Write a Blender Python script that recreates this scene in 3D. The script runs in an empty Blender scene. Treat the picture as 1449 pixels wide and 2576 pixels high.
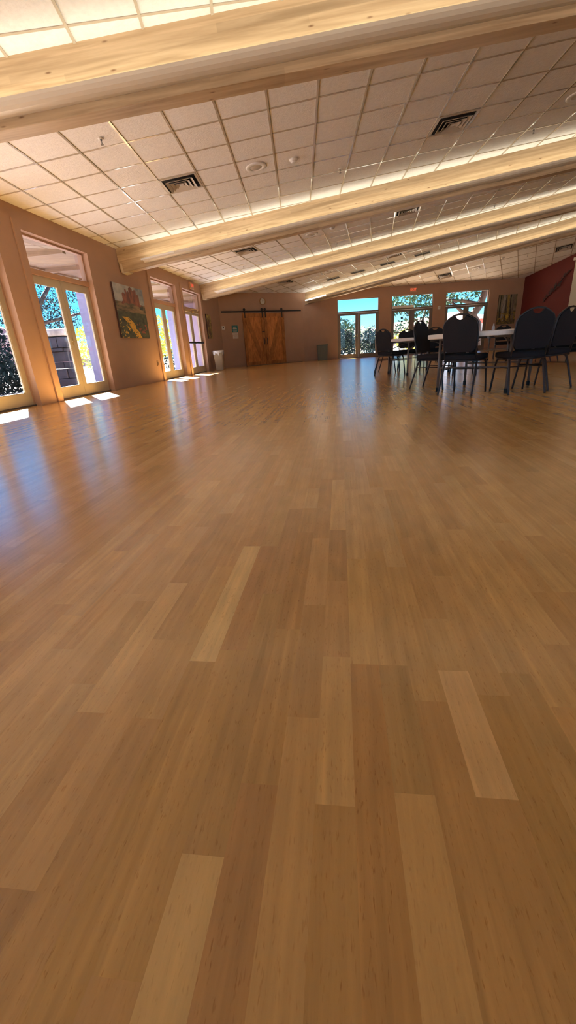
import bpy, bmesh, math, random
from mathutils import Vector, Matrix
from math import sin, cos, radians as R, pi, sqrt, atan2
random.seed(7)
SC = bpy.context.scene
COL = SC.collection

# ------------------------------------------------------------------ materials
def new_mat(name):
    m = bpy.data.materials.new(name); m.use_nodes = True
    nt = m.node_tree; nt.nodes.clear()
    out = nt.nodes.new('ShaderNodeOutputMaterial')
    return m, nt, out
def N(nt, typ, **kw):
    n = nt.nodes.new(typ)
    for k, v in kw.items():
        if k in n.inputs.keys() if isinstance(k, str) else False: n.inputs[k].default_value = v
        else: setattr(n, k, v)
    return n
def pbr(name, col, rough=.5, metal=0, spec=.5, var=0, vscale=8, bump=0, bscale=60, stretch=(1,1,1), coat=0, obj=True):
    m, nt, out = new_mat(name); L = nt.links
    b = nt.nodes.new('ShaderNodeBsdfPrincipled'); L.new(b.outputs[0], out.inputs[0])
    b.inputs['Base Color'].default_value = (*col, 1); b.inputs['Roughness'].default_value = rough
    b.inputs['Metallic'].default_value = metal; b.inputs['Specular IOR Level'].default_value = spec
    b.inputs['Coat Weight'].default_value = coat
    tc = nt.nodes.new('ShaderNodeTexCoord'); mp = nt.nodes.new('ShaderNodeMapping')
    mp.inputs['Scale'].default_value = stretch; L.new(tc.outputs['Object'], mp.inputs[0])
    nz = nt.nodes.new('ShaderNodeTexNoise'); nz.inputs['Scale'].default_value = vscale; nz.inputs['Detail'].default_value = 4
    L.new(mp.outputs[0], nz.inputs[0])
    cr = nt.nodes.new('ShaderNodeValToRGB')
    cr.color_ramp.elements[0].position = .3; cr.color_ramp.elements[1].position = .7
    cr.color_ramp.elements[0].color = (*[c*(1-var) for c in col], 1)
    cr.color_ramp.elements[1].color = (*[min(1, c*(1+var)) for c in col], 1)
    L.new(nz.outputs[0], cr.inputs[0]); L.new(cr.outputs[0], b.inputs['Base Color'])
    if bump:
        n2 = nt.nodes.new('ShaderNodeTexNoise'); n2.inputs['Scale'].default_value = bscale; n2.inputs['Detail'].default_value = 3
        L.new(mp.outputs[0], n2.inputs[0])
        bp = nt.nodes.new('ShaderNodeBump'); bp.inputs['Strength'].default_value = bump; bp.inputs['Distance'].default_value = .01
        L.new(n2.outputs[0], bp.inputs['Height']); L.new(bp.outputs[0], b.inputs['Normal'])
    return m
def emis(name, col, s):
    m, nt, out = new_mat(name); e = nt.nodes.new('ShaderNodeEmission')
    e.inputs[0].default_value = (*col, 1); e.inputs[1].default_value = s
    nt.links.new(e.outputs[0], out.inputs[0]); return m
def glass_mat(name, refl=1.0, tint=(1,1,1)):
    m, nt, out = new_mat(name); L = nt.links
    t = nt.nodes.new('ShaderNodeBsdfTransparent'); t.inputs[0].default_value = (*tint, 1)
    g = nt.nodes.new('ShaderNodeBsdfGlossy'); g.inputs['Roughness'].default_value = .01
    fr = nt.nodes.new('ShaderNodeFresnel'); fr.inputs[0].default_value = 1.6
    mu = nt.nodes.new('ShaderNodeMath'); mu.operation = 'MULTIPLY'; mu.inputs[1].default_value = refl; mu.use_clamp = True
    mx = nt.nodes.new('ShaderNodeMixShader')
    L.new(fr.outputs[0], mu.inputs[0]); L.new(mu.outputs[0], mx.inputs[0]); L.new(t.outputs[0], mx.inputs[1]); L.new(g.outputs[0], mx.inputs[2])
    L.new(mx.outputs[0], out.inputs[0]); return m
def attr_mat(name, rough=.6, bump=0, bscale=80):
    m, nt, out = new_mat(name); L = nt.links
    b = nt.nodes.new('ShaderNodeBsdfPrincipled'); L.new(b.outputs[0], out.inputs[0]); b.inputs['Roughness'].default_value = rough
    a = nt.nodes.new('ShaderNodeAttribute'); a.attribute_name = 'Col'; L.new(a.outputs['Color'], b.inputs['Base Color'])
    return m

M = {}
M['wall'] = pbr('peach_plaster', (.425, .262, .175), .75, var=.04, vscale=2.5, bump=.15, bscale=180)
M['red'] = pbr('brick_red_paint', (.125, .013, .009), .75, var=.05, vscale=2, bump=.15, bscale=180)
M['doorpaint'] = pbr('door_frame_paint', (.46, .39, .27), .45, var=.05, vscale=5)
M['alu'] = pbr('window_aluminium', (.20, .16, .12), .45, var=.05)
M['barpaint'] = pbr('transom_bar_paint', (.46, .26, .15), .5, var=.04)
M['tile'] = pbr('ceiling_tile', (.78, .76, .74), .9, var=.045, vscale=22, bump=.5, bscale=45)
M['tbar'] = pbr('tbar_paint', (.50, .44, .35), .22, spec=1.0, coat=.4)
M['lamp_shell'] = pbr('lamp_shell_paint', (.62, .56, .47), .35, var=.02)
M['white'] = pbr('white_plastic', (.75, .73, .70), .4)
M['bracket'] = pbr('bracket_paint', (.62, .52, .38), .45)
M['dark'] = pbr('black_metal', (.018, .015, .014), .45)
M['hole'] = pbr('vent_dark', (.01, .009, .009), .9)
M['ventpaint'] = pbr('vent_paint', (.50, .44, .37), .35)
M['fabric'] = pbr('charcoal_fabric', (.013, .0115, .0155), .85, var=.35, vscale=260, bump=.3, bscale=500)
M['chairmetal'] = pbr('bronze_vein_frame', (.045, .038, .04), .32, metal=.5, var=.2, vscale=120)
M['tabletop'] = pbr('table_plastic', (.85, .82, .80), .45, var=.02, bump=.05, bscale=300)
M['tableleg'] = pbr('grey_leg_metal', (.20, .19, .19), .4, metal=.4)
M['rubber'] = pbr('rubber', (.012, .012, .012), .7)
M['barn'] = None
M['brass'] = pbr('brass', (.55, .38, .14), .35, metal=.7)
M['canbeige'] = pbr('can_beige', (.33, .25, .15), .5, var=.05)
M['cangreen'] = pbr('can_greygreen', (.16, .165, .12), .5, var=.05)
M['bag'] = pbr('bin_liner', (.75, .72, .68), .3, bump=.6, bscale=30)
M['teal'] = pbr('teal_sign', (.02, .17, .19), .5)
M['paper'] = pbr('paper', (.70, .62, .55), .7)
M['exitbody'] = pbr('exit_body', (.50, .30, .19), .45)
M['exitred'] = emis('exit_letters', (1, .10, .04), .3)
M['screen'] = pbr('projection_cloth', (.56, .54, .46), .8)
M['leafmetal'] = pbr('dark_leaf_metal', (.03, .012, .010), .5, metal=.5)
M['paint'] = attr_mat('canvas_paint', .6)
M['canvas_side'] = pbr('canvas_side', (.05, .02, .018), .7)
M['glass'] = glass_mat('pane_glass', 1.0)
M['glassL'] = glass_mat('transom_glass', 3.0, (.8, .8, .85))
M['tube'] = emis('tube_glow', (1.0, .92, .72), 2.5)
M['tube_end'] = emis('tube_end_glow', (1.0, .97, .92), 3.0)
M['stucco'] = pbr('outside_stucco', (.30, .24, .30), .85, var=.05)
M['soffit'] = pbr('soffit_boards', (.17, .10, .065), .7, var=.25, vscale=5, stretch=(1, 8, 1))
M['post'] = pbr('porch_post_paint', (.22, .22, .36), .6, var=.06)
M['ground'] = pbr('gravel_ground', (.42, .33, .25), .95, var=.25, vscale=1.2, bump=.5, bscale=12)
M['patio'] = pbr('patio_concrete', (.36, .35, .38), .8, var=.1, vscale=1.5)
M['stone'] = pbr('stacked_stone', (.055, .05, .055), .85, var=.5, vscale=2.6, bump=.8, bscale=9)
M['capstone'] = pbr('cap_stone', (.50, .42, .33), .8, var=.35, vscale=5, bump=.6, bscale=12)
M['bark'] = pbr('bark', (.045, .032, .03), .9, var=.4, vscale=6, bump=.6, bscale=25)
M['leafdark'] = pbr('leaf_dark', (.014, .030, .034), .9, spec=.1, var=.5, vscale=3)
M['leafmid'] = pbr('leaf_mid', (.045, .09, .055), .9, spec=.1, var=.45, vscale=3)
M['leafyellow'] = pbr('leaf_yellow', (.42, .44, .09), .9, spec=.1, var=.35, vscale=3)
M['leafpale'] = pbr('leaf_pale', (.30, .36, .26), .9, spec=.1, var=.4, vscale=3)
M['hill'] = pbr('red_rock_hill', (.50, .25, .19), .9, var=.45, vscale=.05, bump=.8, bscale=.4)
M['roofred'] = pbr('red_roof', (.55, .13, .09), .7)
M['housewall'] = pbr('pale_house_wall', (.42, .52, .60), .8, var=.08)
M['yellowcloth'] = None
M['skirt'] = pbr('black_cloth', (.008, .007, .008), .9)
M['bottle'] = pbr('bottle_plastic', (.62, .64, .70), .25)
M['clockface'] = pbr('clock_face', (.62, .60, .52), .4)
M['clockrim'] = pbr('clock_rim', (.36, .20, .08), .35)
M['threshold'] = pbr('threshold_metal', (.10, .08, .07), .5)
M['base'] = pbr('baseboard_paint', (.39, .235, .16), .6)

def wood_beam():
    m, nt, out = new_mat('glulam_pine'); L = nt.links
    b = nt.nodes.new('ShaderNodeBsdfPrincipled'); L.new(b.outputs[0], out.inputs[0]); b.inputs['Roughness'].default_value = .5
    tc = nt.nodes.new('ShaderNodeTexCoord')
    mp = nt.nodes.new('ShaderNodeMapping'); mp.inputs['Scale'].default_value = (.35, 4, 7); L.new(tc.outputs['Object'], mp.inputs[0])
    nz = nt.nodes.new('ShaderNodeTexNoise'); nz.inputs['Scale'].default_value = 3.2; nz.inputs['Detail'].default_value = 6; nz.inputs['Distortion'].default_value = .6
    L.new(mp.outputs[0], nz.inputs[0])
    cr = nt.nodes.new('ShaderNodeValToRGB'); e = cr.color_ramp.elements
    e[0].position = .28; e[0].color = (.36, .245, .135, 1); e[1].position = .72; e[1].color = (.60, .45, .28, 1)
    L.new(nz.outputs[0], cr.inputs[0])
    # laminations: step in z, each with its own tone
    sep = nt.nodes.new('ShaderNodeSeparateXYZ'); L.new(tc.outputs['Object'], sep.inputs[0])
    dv = nt.nodes.new('ShaderNodeMath'); dv.operation = 'DIVIDE'; dv.inputs[1].default_value = .062; L.new(sep.outputs[2], dv.inputs[0])
    fl = nt.nodes.new('ShaderNodeMath'); fl.operation = 'FLOOR'; L.new(dv.outputs[0], fl.inputs[0])
    xs = nt.nodes.new('ShaderNodeMath'); xs.operation = 'MULTIPLY_ADD'; xs.inputs[1].default_value = .37; L.new(sep.outputs[0], xs.inputs[0])
    wn0 = nt.nodes.new('ShaderNodeTexWhiteNoise'); wn0.noise_dimensions = '1D'; L.new(fl.outputs[0], wn0.inputs['W'])
    m7 = nt.nodes.new('ShaderNodeMath'); m7.operation = 'MULTIPLY'; m7.inputs[1].default_value = 7; L.new(wn0.outputs[0], m7.inputs[0]); L.new(m7.outputs[0], xs.inputs[2])
    fx = nt.nodes.new('ShaderNodeMath'); fx.operation = 'FLOOR'; L.new(xs.outputs[0], fx.inputs[0])
    cb = nt.nodes.new('ShaderNodeCombineXYZ'); L.new(fl.outputs[0], cb.inputs[0]); L.new(fx.outputs[0], cb.inputs[1])
    wn = nt.nodes.new('ShaderNodeTexWhiteNoise'); wn.noise_dimensions = '3D'; L.new(cb.outputs[0], wn.inputs[0])
    mr = nt.nodes.new('ShaderNodeMapRange'); mr.inputs[3].default_value = .84; mr.inputs[4].default_value = 1.1; L.new(wn.outputs[0], mr.inputs[0])
    mx = nt.nodes.new('ShaderNodeMix'); mx.data_type = 'RGBA'; mx.blend_type = 'MULTIPLY'; mx.inputs[0].default_value = 1
    L.new(cr.outputs[0], mx.inputs[6]); L.new(mr.outputs[0], mx.inputs[7])
    # knots
    mp2 = nt.nodes.new('ShaderNodeMapping'); mp2.inputs['Scale'].default_value = (1.6, 5, 5.5); L.new(tc.outputs['Object'], mp2.inputs[0])
    vo = nt.nodes.new('ShaderNodeTexVoronoi'); vo.inputs['Scale'].default_value = 1.6; L.new(mp2.outputs[0], vo.inputs[0])
    kr = nt.nodes.new('ShaderNodeValToRGB'); k = kr.color_ramp.elements
    k[0].position = .035; k[0].color = (.30, .17, .09, 1); k[1].position = .095; k[1].color = (1, 1, 1, 1)
    L.new(vo.outputs['Distance'], kr.inputs[0])
    mx2 = nt.nodes.new('ShaderNodeMix'); mx2.data_type = 'RGBA'; mx2.blend_type = 'MULTIPLY'; mx2.inputs[0].default_value = .85
    L.new(mx.outputs[2], mx2.inputs[6]); L.new(kr.outputs[0], mx2.inputs[7]); L.new(mx2.outputs[2], b.inputs['Base Color'])
    return m
M['beam'] = wood_beam()

def wood_barn(name, k):
    m, nt, out = new_mat(name); L = nt.links
    b = nt.nodes.new('ShaderNodeBsdfPrincipled'); L.new(b.outputs[0], out.inputs[0]); b.inputs['Roughness'].default_value = .5
    tc = nt.nodes.new('ShaderNodeTexCoord')
    mp = nt.nodes.new('ShaderNodeMapping'); mp.inputs['Scale'].default_value = (5, 5, 1.8); L.new(tc.outputs['Object'], mp.inputs[0])
    nz = nt.nodes.new('ShaderNodeTexNoise'); nz.inputs['Scale'].default_value = 1.6; nz.inputs['Detail'].default_value = 5; nz.inputs['Distortion'].default_value = 1.2
    L.new(mp.outputs[0], nz.inputs[0])
    cr = nt.nodes.new('ShaderNodeValToRGB'); e = cr.color_ramp.elements
    e[0].position = .3; e[0].color = (.26*k, .085*k, .018*k, 1); e[1].position = .68; e[1].color = (.50*k, .20*k, .055*k, 1)
    L.new(nz.outputs[0], cr.inputs[0])
    L.new(cr.outputs[0], b.inputs['Base Color']); return m
M['barn'] = wood_barn('stained_pine_boards', 1.35); M['barn2'] = wood_barn('stained_pine_rails', .95)

def wood_floor():
    m, nt, out = new_mat('strip_wood_floor'); L = nt.links
    b = nt.nodes.new('ShaderNodeBsdfPrincipled'); L.new(b.outputs[0], out.inputs[0])
    a = nt.nodes.new('ShaderNodeAttribute'); a.attribute_name = 'Col'
    tc = nt.nodes.new('ShaderNodeTexCoord')
    # per strip offset so that the grain breaks at every joint
    wn = nt.nodes.new('ShaderNodeTexWhiteNoise'); wn.noise_dimensions = '3D'; L.new(a.outputs['Color'], wn.inputs[0])
    sc_ = nt.nodes.new('ShaderNodeVectorMath'); sc_.operation = 'SCALE'; sc_.inputs[3].default_value = 9; L.new(wn.outputs['Color'], sc_.inputs[0])
    ad = nt.nodes.new('ShaderNodeVectorMath'); ad.operation = 'ADD'; L.new(tc.outputs['Object'], ad.inputs[0]); L.new(sc_.outputs[0], ad.inputs[1])
    mp = nt.nodes.new('ShaderNodeMapping'); mp.inputs['Scale'].default_value = (46, 2.6, 1); L.new(ad.outputs[0], mp.inputs[0])
    nz = nt.nodes.new('ShaderNodeTexNoise'); nz.inputs['Scale'].default_value = 1.3; nz.inputs['Detail'].default_value = 7; nz.inputs['Roughness'].default_value = .55; nz.inputs['Distortion'].default_value = .8
    L.new(mp.outputs[0], nz.inputs[0])
    mr = nt.nodes.new('ShaderNodeMapRange'); mr.inputs[1].default_value = .25; mr.inputs[2].default_value = .75; mr.inputs[3].default_value = .82; mr.inputs[4].default_value = 1.14
    L.new(nz.outputs[0], mr.inputs[0])
    mx = nt.nodes.new('ShaderNodeMix'); mx.data_type = 'RGBA'; mx.blend_type = 'MULTIPLY'; mx.inputs[0].default_value = 1
    L.new(a.outputs['Color'], mx.inputs[6]); L.new(mr.outputs[0], mx.inputs[7])
    # broad cathedral figure
    mp1 = nt.nodes.new('ShaderNodeMapping'); mp1.inputs['Scale'].default_value = (26, 3.2, 1); L.new(ad.outputs[0], mp1.inputs[0])
    wv = nt.nodes.new('ShaderNodeTexWave'); wv.wave_type = 'RINGS'; wv.inputs['Scale'].default_value = .55; wv.inputs['Distortion'].default_value = 5; wv.inputs['Detail'].default_value = 3; wv.inputs['Detail Scale'].default_value = 1.2
    L.new(mp1.outputs[0], wv.inputs[0])
    wr = nt.nodes.new('ShaderNodeMapRange'); wr.inputs[3].default_value = .94; wr.inputs[4].default_value = 1.03; L.new(wv.outputs[0], wr.inputs[0])
    mxw = nt.nodes.new('ShaderNodeMix'); mxw.data_type = 'RGBA'; mxw.blend_type = 'MULTIPLY'; mxw.inputs[0].default_value = 1
    L.new(mx.outputs[2], mxw.inputs[6]); L.new(wr.outputs[0], mxw.inputs[7])
    mpb = nt.nodes.new('ShaderNodeMapping'); mpb.inputs['Scale'].default_value = (62, .9, 1); L.new(ad.outputs[0], mpb.inputs[0])
    nb = nt.nodes.new('ShaderNodeTexNoise'); nb.inputs['Scale'].default_value = 1; nb.inputs['Detail'].default_value = 3; L.new(mpb.outputs[0], nb.inputs[0])
    mrb = nt.nodes.new('ShaderNodeMapRange'); mrb.inputs[1].default_value = .3; mrb.inputs[2].default_value = .7; mrb.inputs[3].default_value = .88; mrb.inputs[4].default_value = 1.1; L.new(nb.outputs[0], mrb.inputs[0])
    mxb = nt.nodes.new('ShaderNodeMix'); mxb.data_type = 'RGBA'; mxb.blend_type = 'MULTIPLY'; mxb.inputs[0].default_value = 1
    L.new(mxw.outputs[2], mxb.inputs[6]); L.new(mrb.outputs[0], mxb.inputs[7]); mxw = mxb
    # small flecks and mineral streaks
    mp2 = nt.nodes.new('ShaderNodeMapping'); mp2.inputs['Scale'].default_value = (330, 62, 1); L.new(ad.outputs[0], mp2.inputs[0])
    n2 = nt.nodes.new('ShaderNodeTexNoise'); n2.inputs['Scale'].default_value = 1; n2.inputs['Detail'].default_value = 2; L.new(mp2.outputs[0], n2.inputs[0])
    fr = nt.nodes.new('ShaderNodeValToRGB'); f = fr.color_ramp.elements
    f[0].position = .60; f[0].color = (1, 1, 1, 1); f[1].position = .74; f[1].color = (.72, .60, .50, 1); L.new(n2.outputs[0], fr.inputs[0])
    mx2 = nt.nodes.new('ShaderNodeMix'); mx2.data_type = 'RGBA'; mx2.blend_type = 'MULTIPLY'; mx2.inputs[0].default_value = 1
    L.new(mxw.outputs[2], mx2.inputs[6]); L.new(fr.outputs[0], mx2.inputs[7])
    mp3 = nt.nodes.new('ShaderNodeMapping'); mp3.inputs['Scale'].default_value = (38, 9, 1); L.new(ad.outputs[0], mp3.inputs[0])
    vo = nt.nodes.new('ShaderNodeTexVoronoi'); vo.inputs['Scale'].default_value = .5; L.new(mp3.outputs[0], vo.inputs[0])
    kr = nt.nodes.new('ShaderNodeValToRGB'); k = kr.color_ramp.elements
    k[0].position = .008; k[0].color = (.22, .12, .07, 1); k[1].position = .022; k[1].color = (1, 1, 1, 1); L.new(vo.outputs['Distance'], kr.inputs[0])
    mx3 = nt.nodes.new('ShaderNodeMix'); mx3.data_type = 'RGBA'; mx3.blend_type = 'MULTIPLY'; mx3.inputs[0].default_value = .5
    L.new(mx2.outputs[2], mx3.inputs[6]); L.new(kr.outputs[0], mx3.inputs[7])
    L.new(mx3.outputs[2], b.inputs['Base Color'])
    # gloss: slightly uneven lacquer
    n4 = nt.nodes.new('ShaderNodeTexNoise'); n4.inputs['Scale'].default_value = 2.2; n4.inputs['Detail'].default_value = 4; L.new(tc.outputs['Object'], n4.inputs[0])
    rr = nt.nodes.new('ShaderNodeMapRange'); rr.inputs[3].default_value = .25; rr.inputs[4].default_value = .28; L.new(n4.outputs[0], rr.inputs[0])
    L.new(rr.outputs[0], b.inputs['Roughness']); b.inputs['Specular IOR Level'].default_value = .6; b.inputs['Coat Weight'].default_value = .55; b.inputs['Coat Roughness'].default_value = .20
    n5 = nt.nodes.new('ShaderNodeTexWhiteNoise'); n5.noise_dimensions = '3D'; L.new(a.outputs['Color'], n5.inputs[0])
    mp5 = nt.nodes.new('ShaderNodeMapping'); mp5.inputs['Scale'].default_value = (18, 5, 1); L.new(tc.outputs['Object'], mp5.inputs[0])
    n6 = nt.nodes.new('ShaderNodeTexNoise'); n6.inputs['Scale'].default_value = 1; n6.inputs['Detail'].default_value = 2; L.new(mp5.outputs[0], n6.inputs[0])
    bp = nt.nodes.new('ShaderNodeBump'); bp.inputs['Strength'].default_value = .07; bp.inputs['Distance'].default_value = .004
    L.new(n6.outputs[0], bp.inputs['Height']); L.new(bp.outputs[0], b.inputs['Normal'])
    return m
M['floor'] = wood_floor()

def cloth_mat():
    m, nt, out = new_mat('yellow_pattern_cloth'); L = nt.links
    b = nt.nodes.new('ShaderNodeBsdfPrincipled'); L.new(b.outputs[0], out.inputs[0]); b.inputs['Roughness'].default_value = .8
    tc = nt.nodes.new('ShaderNodeTexCoord')
    ck = nt.nodes.new('ShaderNodeTexChecker'); ck.inputs['Scale'].default_value = 26
    ck.inputs[1].default_value = (.60, .33, .03, 1); ck.inputs[2].default_value = (.33, .16, .03, 1)
    L.new(tc.outputs['Object'], ck.inputs[0]); L.new(ck.outputs[0], b.inputs['Base Color']); return m
M['yellowcloth'] = cloth_mat()

# ------------------------------------------------------------------ mesh helpers
def link(o, parent=None):
    COL.objects.link(o)
    if parent is not None: o.parent = parent
    return o
def mesh_obj(name, bm, mat, parent=None, smooth=False):
    me = bpy.data.meshes.new(name); bm.normal_update(); bm.to_mesh(me); bm.free()
    if smooth:
        for p in me.polygons: p.use_smooth = True
    o = bpy.data.objects.new(name, me)
    for mm in (mat if isinstance(mat, (list, tuple)) else [mat]): me.materials.append(mm)
    return link(o, parent)
def tag(o, label=None, cat=None, group=None, kind=None):
    if label: o['label'] = label
    if cat: o['category'] = cat
    if group: o['group'] = group
    if kind: o['kind'] = kind
    return o
def empty(name, loc=(0,0,0), rz=0, mat=None, parent=None):
    o = bpy.data.objects.new(name, None); o.empty_display_size = .1
    link(o, parent)
    if mat is not None: o.matrix_world = mat
    else: o.location = loc; o.rotation_euler = (0, 0, rz)
    return o
def hexa(bm, c, mi=0):   # 8 corners: bottom 4 ccw, top 4
    v = [bm.verts.new(p) for p in c]
    for f in ((3,2,1,0),(4,5,6,7),(0,1,5,4),(1,2,6,5),(2,3,7,6),(3,0,4,7)):
        ff = bm.faces.new([v[i] for i in f]); ff.material_index = mi
def box(bm, x0, x1, y0, y1, z0, z1, mi=0, bev=0):
    if bev <= 0:
        hexa(bm, [(x0,y0,z0),(x1,y0,z0),(x1,y1,z0),(x0,y1,z0),(x0,y0,z1),(x1,y0,z1),(x1,y1,z1),(x0,y1,z1)], mi)
    else:
        b2 = bmesh.new(); hexa(b2, [(x0,y0,z0),(x1,y0,z0),(x1,y1,z0),(x0,y1,z0),(x0,y0,z1),(x1,y0,z1),(x1,y1,z1),(x0,y1,z1)], mi)
        bmesh.ops.bevel(b2, geom=list(b2.edges), offset=bev, segments=2, affect='EDGES', profile=.6)
        me = bpy.data.meshes.new('tmp'); b2.to_mesh(me); b2.free(); bm.from_mesh(me); bpy.data.meshes.remove(me)
def tube(bm, pts, r, seg=8, cap=True, rad=None):
    pts = [Vector(p) for p in pts]; rings = []
    up = None
    for i, p in enumerate(pts):
        if i == 0: t = pts[1]-p
        elif i == len(pts)-1: t = p-pts[i-1]
        else: t = (pts[i+1]-p).normalized()+(p-pts[i-1]).normalized()
        t.normalize()
        if up is None:
            up = Vector((0,0,1)) if abs(t.z) < .9 else Vector((0,1,0))
        a = t.cross(up).normalized(); b = a.cross(t).normalized(); up = b
        rr = rad[i] if rad else r
        rings.append([bm.verts.new(p + a*cos(2*pi*k/seg)*rr + b*sin(2*pi*k/seg)*rr) for k in range(seg)])
    for i in range(len(rings)-1):
        for k in range(seg):
            bm.faces.new([rings[i][k], rings[i+1][k], rings[i+1][(k+1)%seg], rings[i][(k+1)%seg]])
    if cap:
        bm.faces.new(list(rings[0])); bm.faces.new(list(reversed(rings[-1])))
def lathe(bm, prof, seg=24, cx=0, cy=0, mi=0, sx=1, sy=1, cap=True):
    rings = []
    for r, z in prof:
        rings.append([bm.verts.new((cx+r*sx*cos(2*pi*k/seg), cy+r*sy*sin(2*pi*k/seg), z)) for k in range(seg)])
    for i in range(len(rings)-1):
        for k in range(seg):
            f = bm.faces.new([rings[i][k], rings[i][(k+1)%seg], rings[i+1][(k+1)%seg], rings[i+1][k]]); f.material_index = mi
    for rg, rev in ((rings[0], True), (rings[-1], False)):
        if not cap: break
        if (prof[0][0] if rev else prof[-1][0]) > 1e-5:
            f = bm.faces.new(list(reversed(rg)) if rev else rg); f.material_index = mi
def prism(bm, poly, y0, y1, mi=0):   # poly in x,z ; extruded along y
    a = [bm.verts.new((x, y0, z)) for x, z in poly]; b = [bm.verts.new((x, y1, z)) for x, z in poly]
    bm.faces.new(a).material_index = mi; bm.faces.new(list(reversed(b))).material_index = mi
    n = len(poly)
    for i in range(n): bm.faces.new([a[(i+1)%n], a[i], b[i], b[(i+1)%n]]).material_index = mi
def mesh_box(name, dims, mat, parent=None, bev=0):
    bm = bmesh.new(); box(bm, *dims, bev=bev); return mesh_obj(name, bm, mat, parent)
def fix(o):
    bm = bmesh.new(); bm.from_mesh(o.data); bmesh.ops.recalc_face_normals(bm, faces=bm.faces); bm.to_mesh(o.data); bm.free(); return o
def colorize(o, fn):    # per face colour
    at = o.data.color_attributes.new('Col', 'FLOAT_COLOR', 'CORNER')
    for p in o.data.polygons:
        c = fn(p)
        for li in p.loop_indices: at.data[li].color = (*c, 1)

def text_mesh(name, body, size, mat, parent, loc, rot=(pi/2,0,0), ext=.002, align='CENTER'):
    cu = bpy.data.curves.new(name, 'FONT'); cu.body = body; cu.size = size; cu.extrude = ext; cu.align_x = align; cu.align_y = 'CENTER'
    t = bpy.data.objects.new(name+'_tmp', cu); COL.objects.link(t)
    dg = bpy.context.evaluated_depsgraph_get(); dg.update()
    me = bpy.data.meshes.new_from_object(t.evaluated_get(dg)); bpy.data.objects.remove(t)
    o = bpy.data.objects.new(name, me); me.materials.clear(); me.materials.append(mat); link(o, parent)
    o.location = loc; o.rotation_euler = rot; return o

# ------------------------------------------------------------------ room geometry
XW, H0, SL = -4.94, 2.93, math.tan(R(6.08))
BC = Vector((-4.94, 18.5, 0)); WC = Vector((-1.68, 21.0, 0))
AB, AWn = R(37.5), R(7)
WD = Vector((cos(AWn), sin(AWn), 0)); WL = 10.06
RC = WC + WD*WL; RD = Vector((.41, -.912, 0)).normalized(); RE = RC + RD*9.5
RF = Vector((13.0, -7.0, 0)); BK = Vector((XW, -7.0, 0))
def P1(x, y): return H0 + SL*(x-XW)
def plane3(a, b, c):
    n = (b-a).cross(c-a); n /= n.z; d = n.dot(a)
    return (lambda x, y: d - n.x*x - n.y*y), n.normalized()
P34, n34 = plane3(Vector((-4.94,18.4,H0)), Vector((-1.65,21.0,H0)), Vector((6.4,14.43,4.138)))
wt = WC + Vector((0,0,H0)); P45, n45 = plane3(wt, wt+WD, Vector((7.626,16.898,3.998)))
n1 = Vector((-SL, 0, 1)).normalized()
# beams : start on wall, slope dy/dx
beams = [(-1.95, .31), (4.21, .153), (10.22, 0.0), (16.24, -.16)]
def by(i, x):
    if i < 4: return beams[i][0] + beams[i][1]*(x-XW)
    return 21.05 - .448*(x+1.62)
XE = 12.3

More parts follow.
